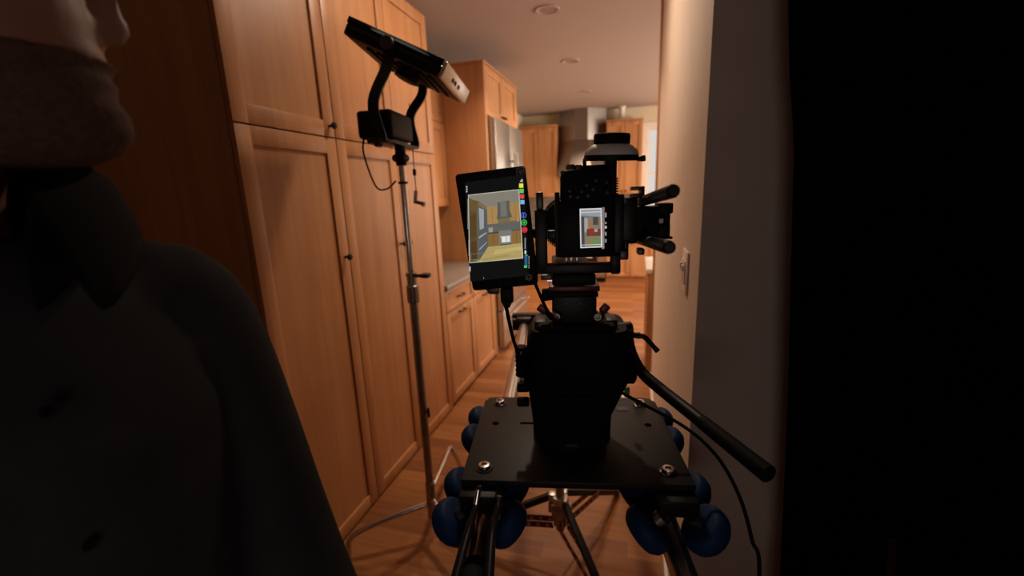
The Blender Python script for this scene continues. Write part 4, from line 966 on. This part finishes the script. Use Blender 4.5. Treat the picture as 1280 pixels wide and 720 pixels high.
cloth(mb, 'trousers', 'denim_dark', .012, 4)
for s in (-1, 1):
    mb = MB(); mb.tube([T((-.07, s*.098, .045)), T((0, s*.10, .05)), T((.09, s*.107, .045)), T((.185, s*.118, .032))], [.034, .043, .044, .026], 18, None, 4); mb.ball(T((.17, s*.116, .034)), .036, sc=(1.1, 1, .8)); mb.tube([T((-.01, s*.10, .05)), T((-.012, s*.10, .12))], .05, 18)
    mb.build('shoe', 'shoe', body)
# hair: a cap grown from the head rings, open at the face
mb = MB(); rows = []
for (z, f, bk, w) in prof[8:]:
    rows.append([HM @ p for p in head_ring(z+(.012 if z > .2 else .004), min(f, .004+f*max(0, min(1, (z-.155)/.04))) if z < .19 else f+.008, bk-.008, w+.008, .004)])
rows.append([HM @ V((p.x*.3, p.y*.3, .252)) for p in head_ring(.25, .03, -.04, .03)])
mb.rings(rows); cloth(mb, 'hair', 'hair_dark', .005, 3)
mb = MB()
rows = [[HM @ p for p in head_ring(z-(.006 if z < .03 else 0), f, bk*.5, w, .009 if z < .05 else .004)] for (z, f, bk, w) in prof[0:8]]
mb.rings(rows); cloth(mb, 'stubble_beard', 'stubble', .004, 2)
for s in (-1, 1):
    mb = MB(); c = HM @ V((.083, s*.032, .132)); mb.ball(c, .0125); e = mb.build('eye', 'eye_white', body)
    mb = MB(); mb.ball(c+hd_dir*.0075, .0062); mb.build('iris', 'iris', e)
    mb = MB(); mb.tube([HM @ V((.094, s*.014, .152)), HM @ V((.098, s*.032, .157)), HM @ V((.083, s*.052, .152))], [.003, .004, .0025], 8, None, 4); mb.build('eyebrow', 'hair_dark', body)
# watch for hands: the skin mesh carries both hands with five fingers

# ------------------------------------------------------------------ light
W = bpy.data.worlds.new('daylight'); S.world = W; W.use_nodes = True
bg = W.node_tree.nodes['Background']; bg.inputs[0].default_value = (1, .93, .86, 1); bg.inputs[1].default_value = .75
def area(name, loc, to, sx, sy, e, col, spread=PI):
    l = bpy.data.lights.new(name, 'AREA'); l.shape = 'RECTANGLE'; l.size = sx; l.size_y = sy; l.energy = e; l.color = col; l.spread = spread
    o = bpy.data.objects.new(name, l); COL.objects.link(o); o.location = loc
    o.rotation_euler = (V(to)-V(loc)).to_track_quat('-Z', 'Y').to_euler(); return o
area('window_daylight', (3.0, 5.4, 1.6), (0, 5.2, 1.2), 2.6, 1.4, 225, (1, .86, .72))
area('window_daylight', (.63, 7.66, 1.7), (.3, 4, 1.2), .9, 1.3, 8, (1, .88, .76))
for (x, y), e in zip(DL, (11, 10, 22)): area('downlight', (x, y, CE-.009), (x, y, 0), .1, .1, e, (1, .76, .55), math.radians(118))
lp = PM @ V((0, 0, ht-.008))
area('led_light', lp, lp+az, .34, .26, 4.0, (1, .97, .92))
for i, (x, y, e) in enumerate(((-.52, 2.22, 15.5),)):
    t = thing('ceiling_light', 'lit recessed ceiling light over the pantry doors', 'ceiling light', (x, y, CE))
    MB().lathe([(.055, -.001), (.062, -.006), (.085, -.007), (.09, -.001)], (x, y, CE), (0, 0, 1), 32, caps=False).build('trim_ring', 'ceiling_paint', t)
    MB().lathe([(.056, -.0008), (.04, -.0005)], (x, y, CE), (0, 0, 1), 32).build('lens', 'lamp_lens', t)
    area('downlight', (x, y, CE-.009), (x, y, 0), .1, .1, e, (1, .79, .60), math.radians(168))

# lamp added unseen behind the camera to brighten the dark near wall
t = thing('fill_lamp', 'added fill lamp with a glowing drum shade, unseen behind the viewpoint', 'lamp', (.1, -.5, 0))
MB().lathe([(.13, .001), (.135, .006), (.13, .02), (.02, .03)], (.1, -.5, 0), (0, 0, 1), 32).build('base', 'black_metal', t)
MB().cyl((.1, -.5, .03), (.1, -.5, 1.2), .011).build('pole', 'black_metal', t)
glow('fill_glow', (255, 238, 232), 4)
MB().lathe([(.16, 1.12), (.13, 1.38)], (.1, -.5, 0), (0, 0, 1), 32, caps=False).build('fill_drum', 'fill_glow', t)
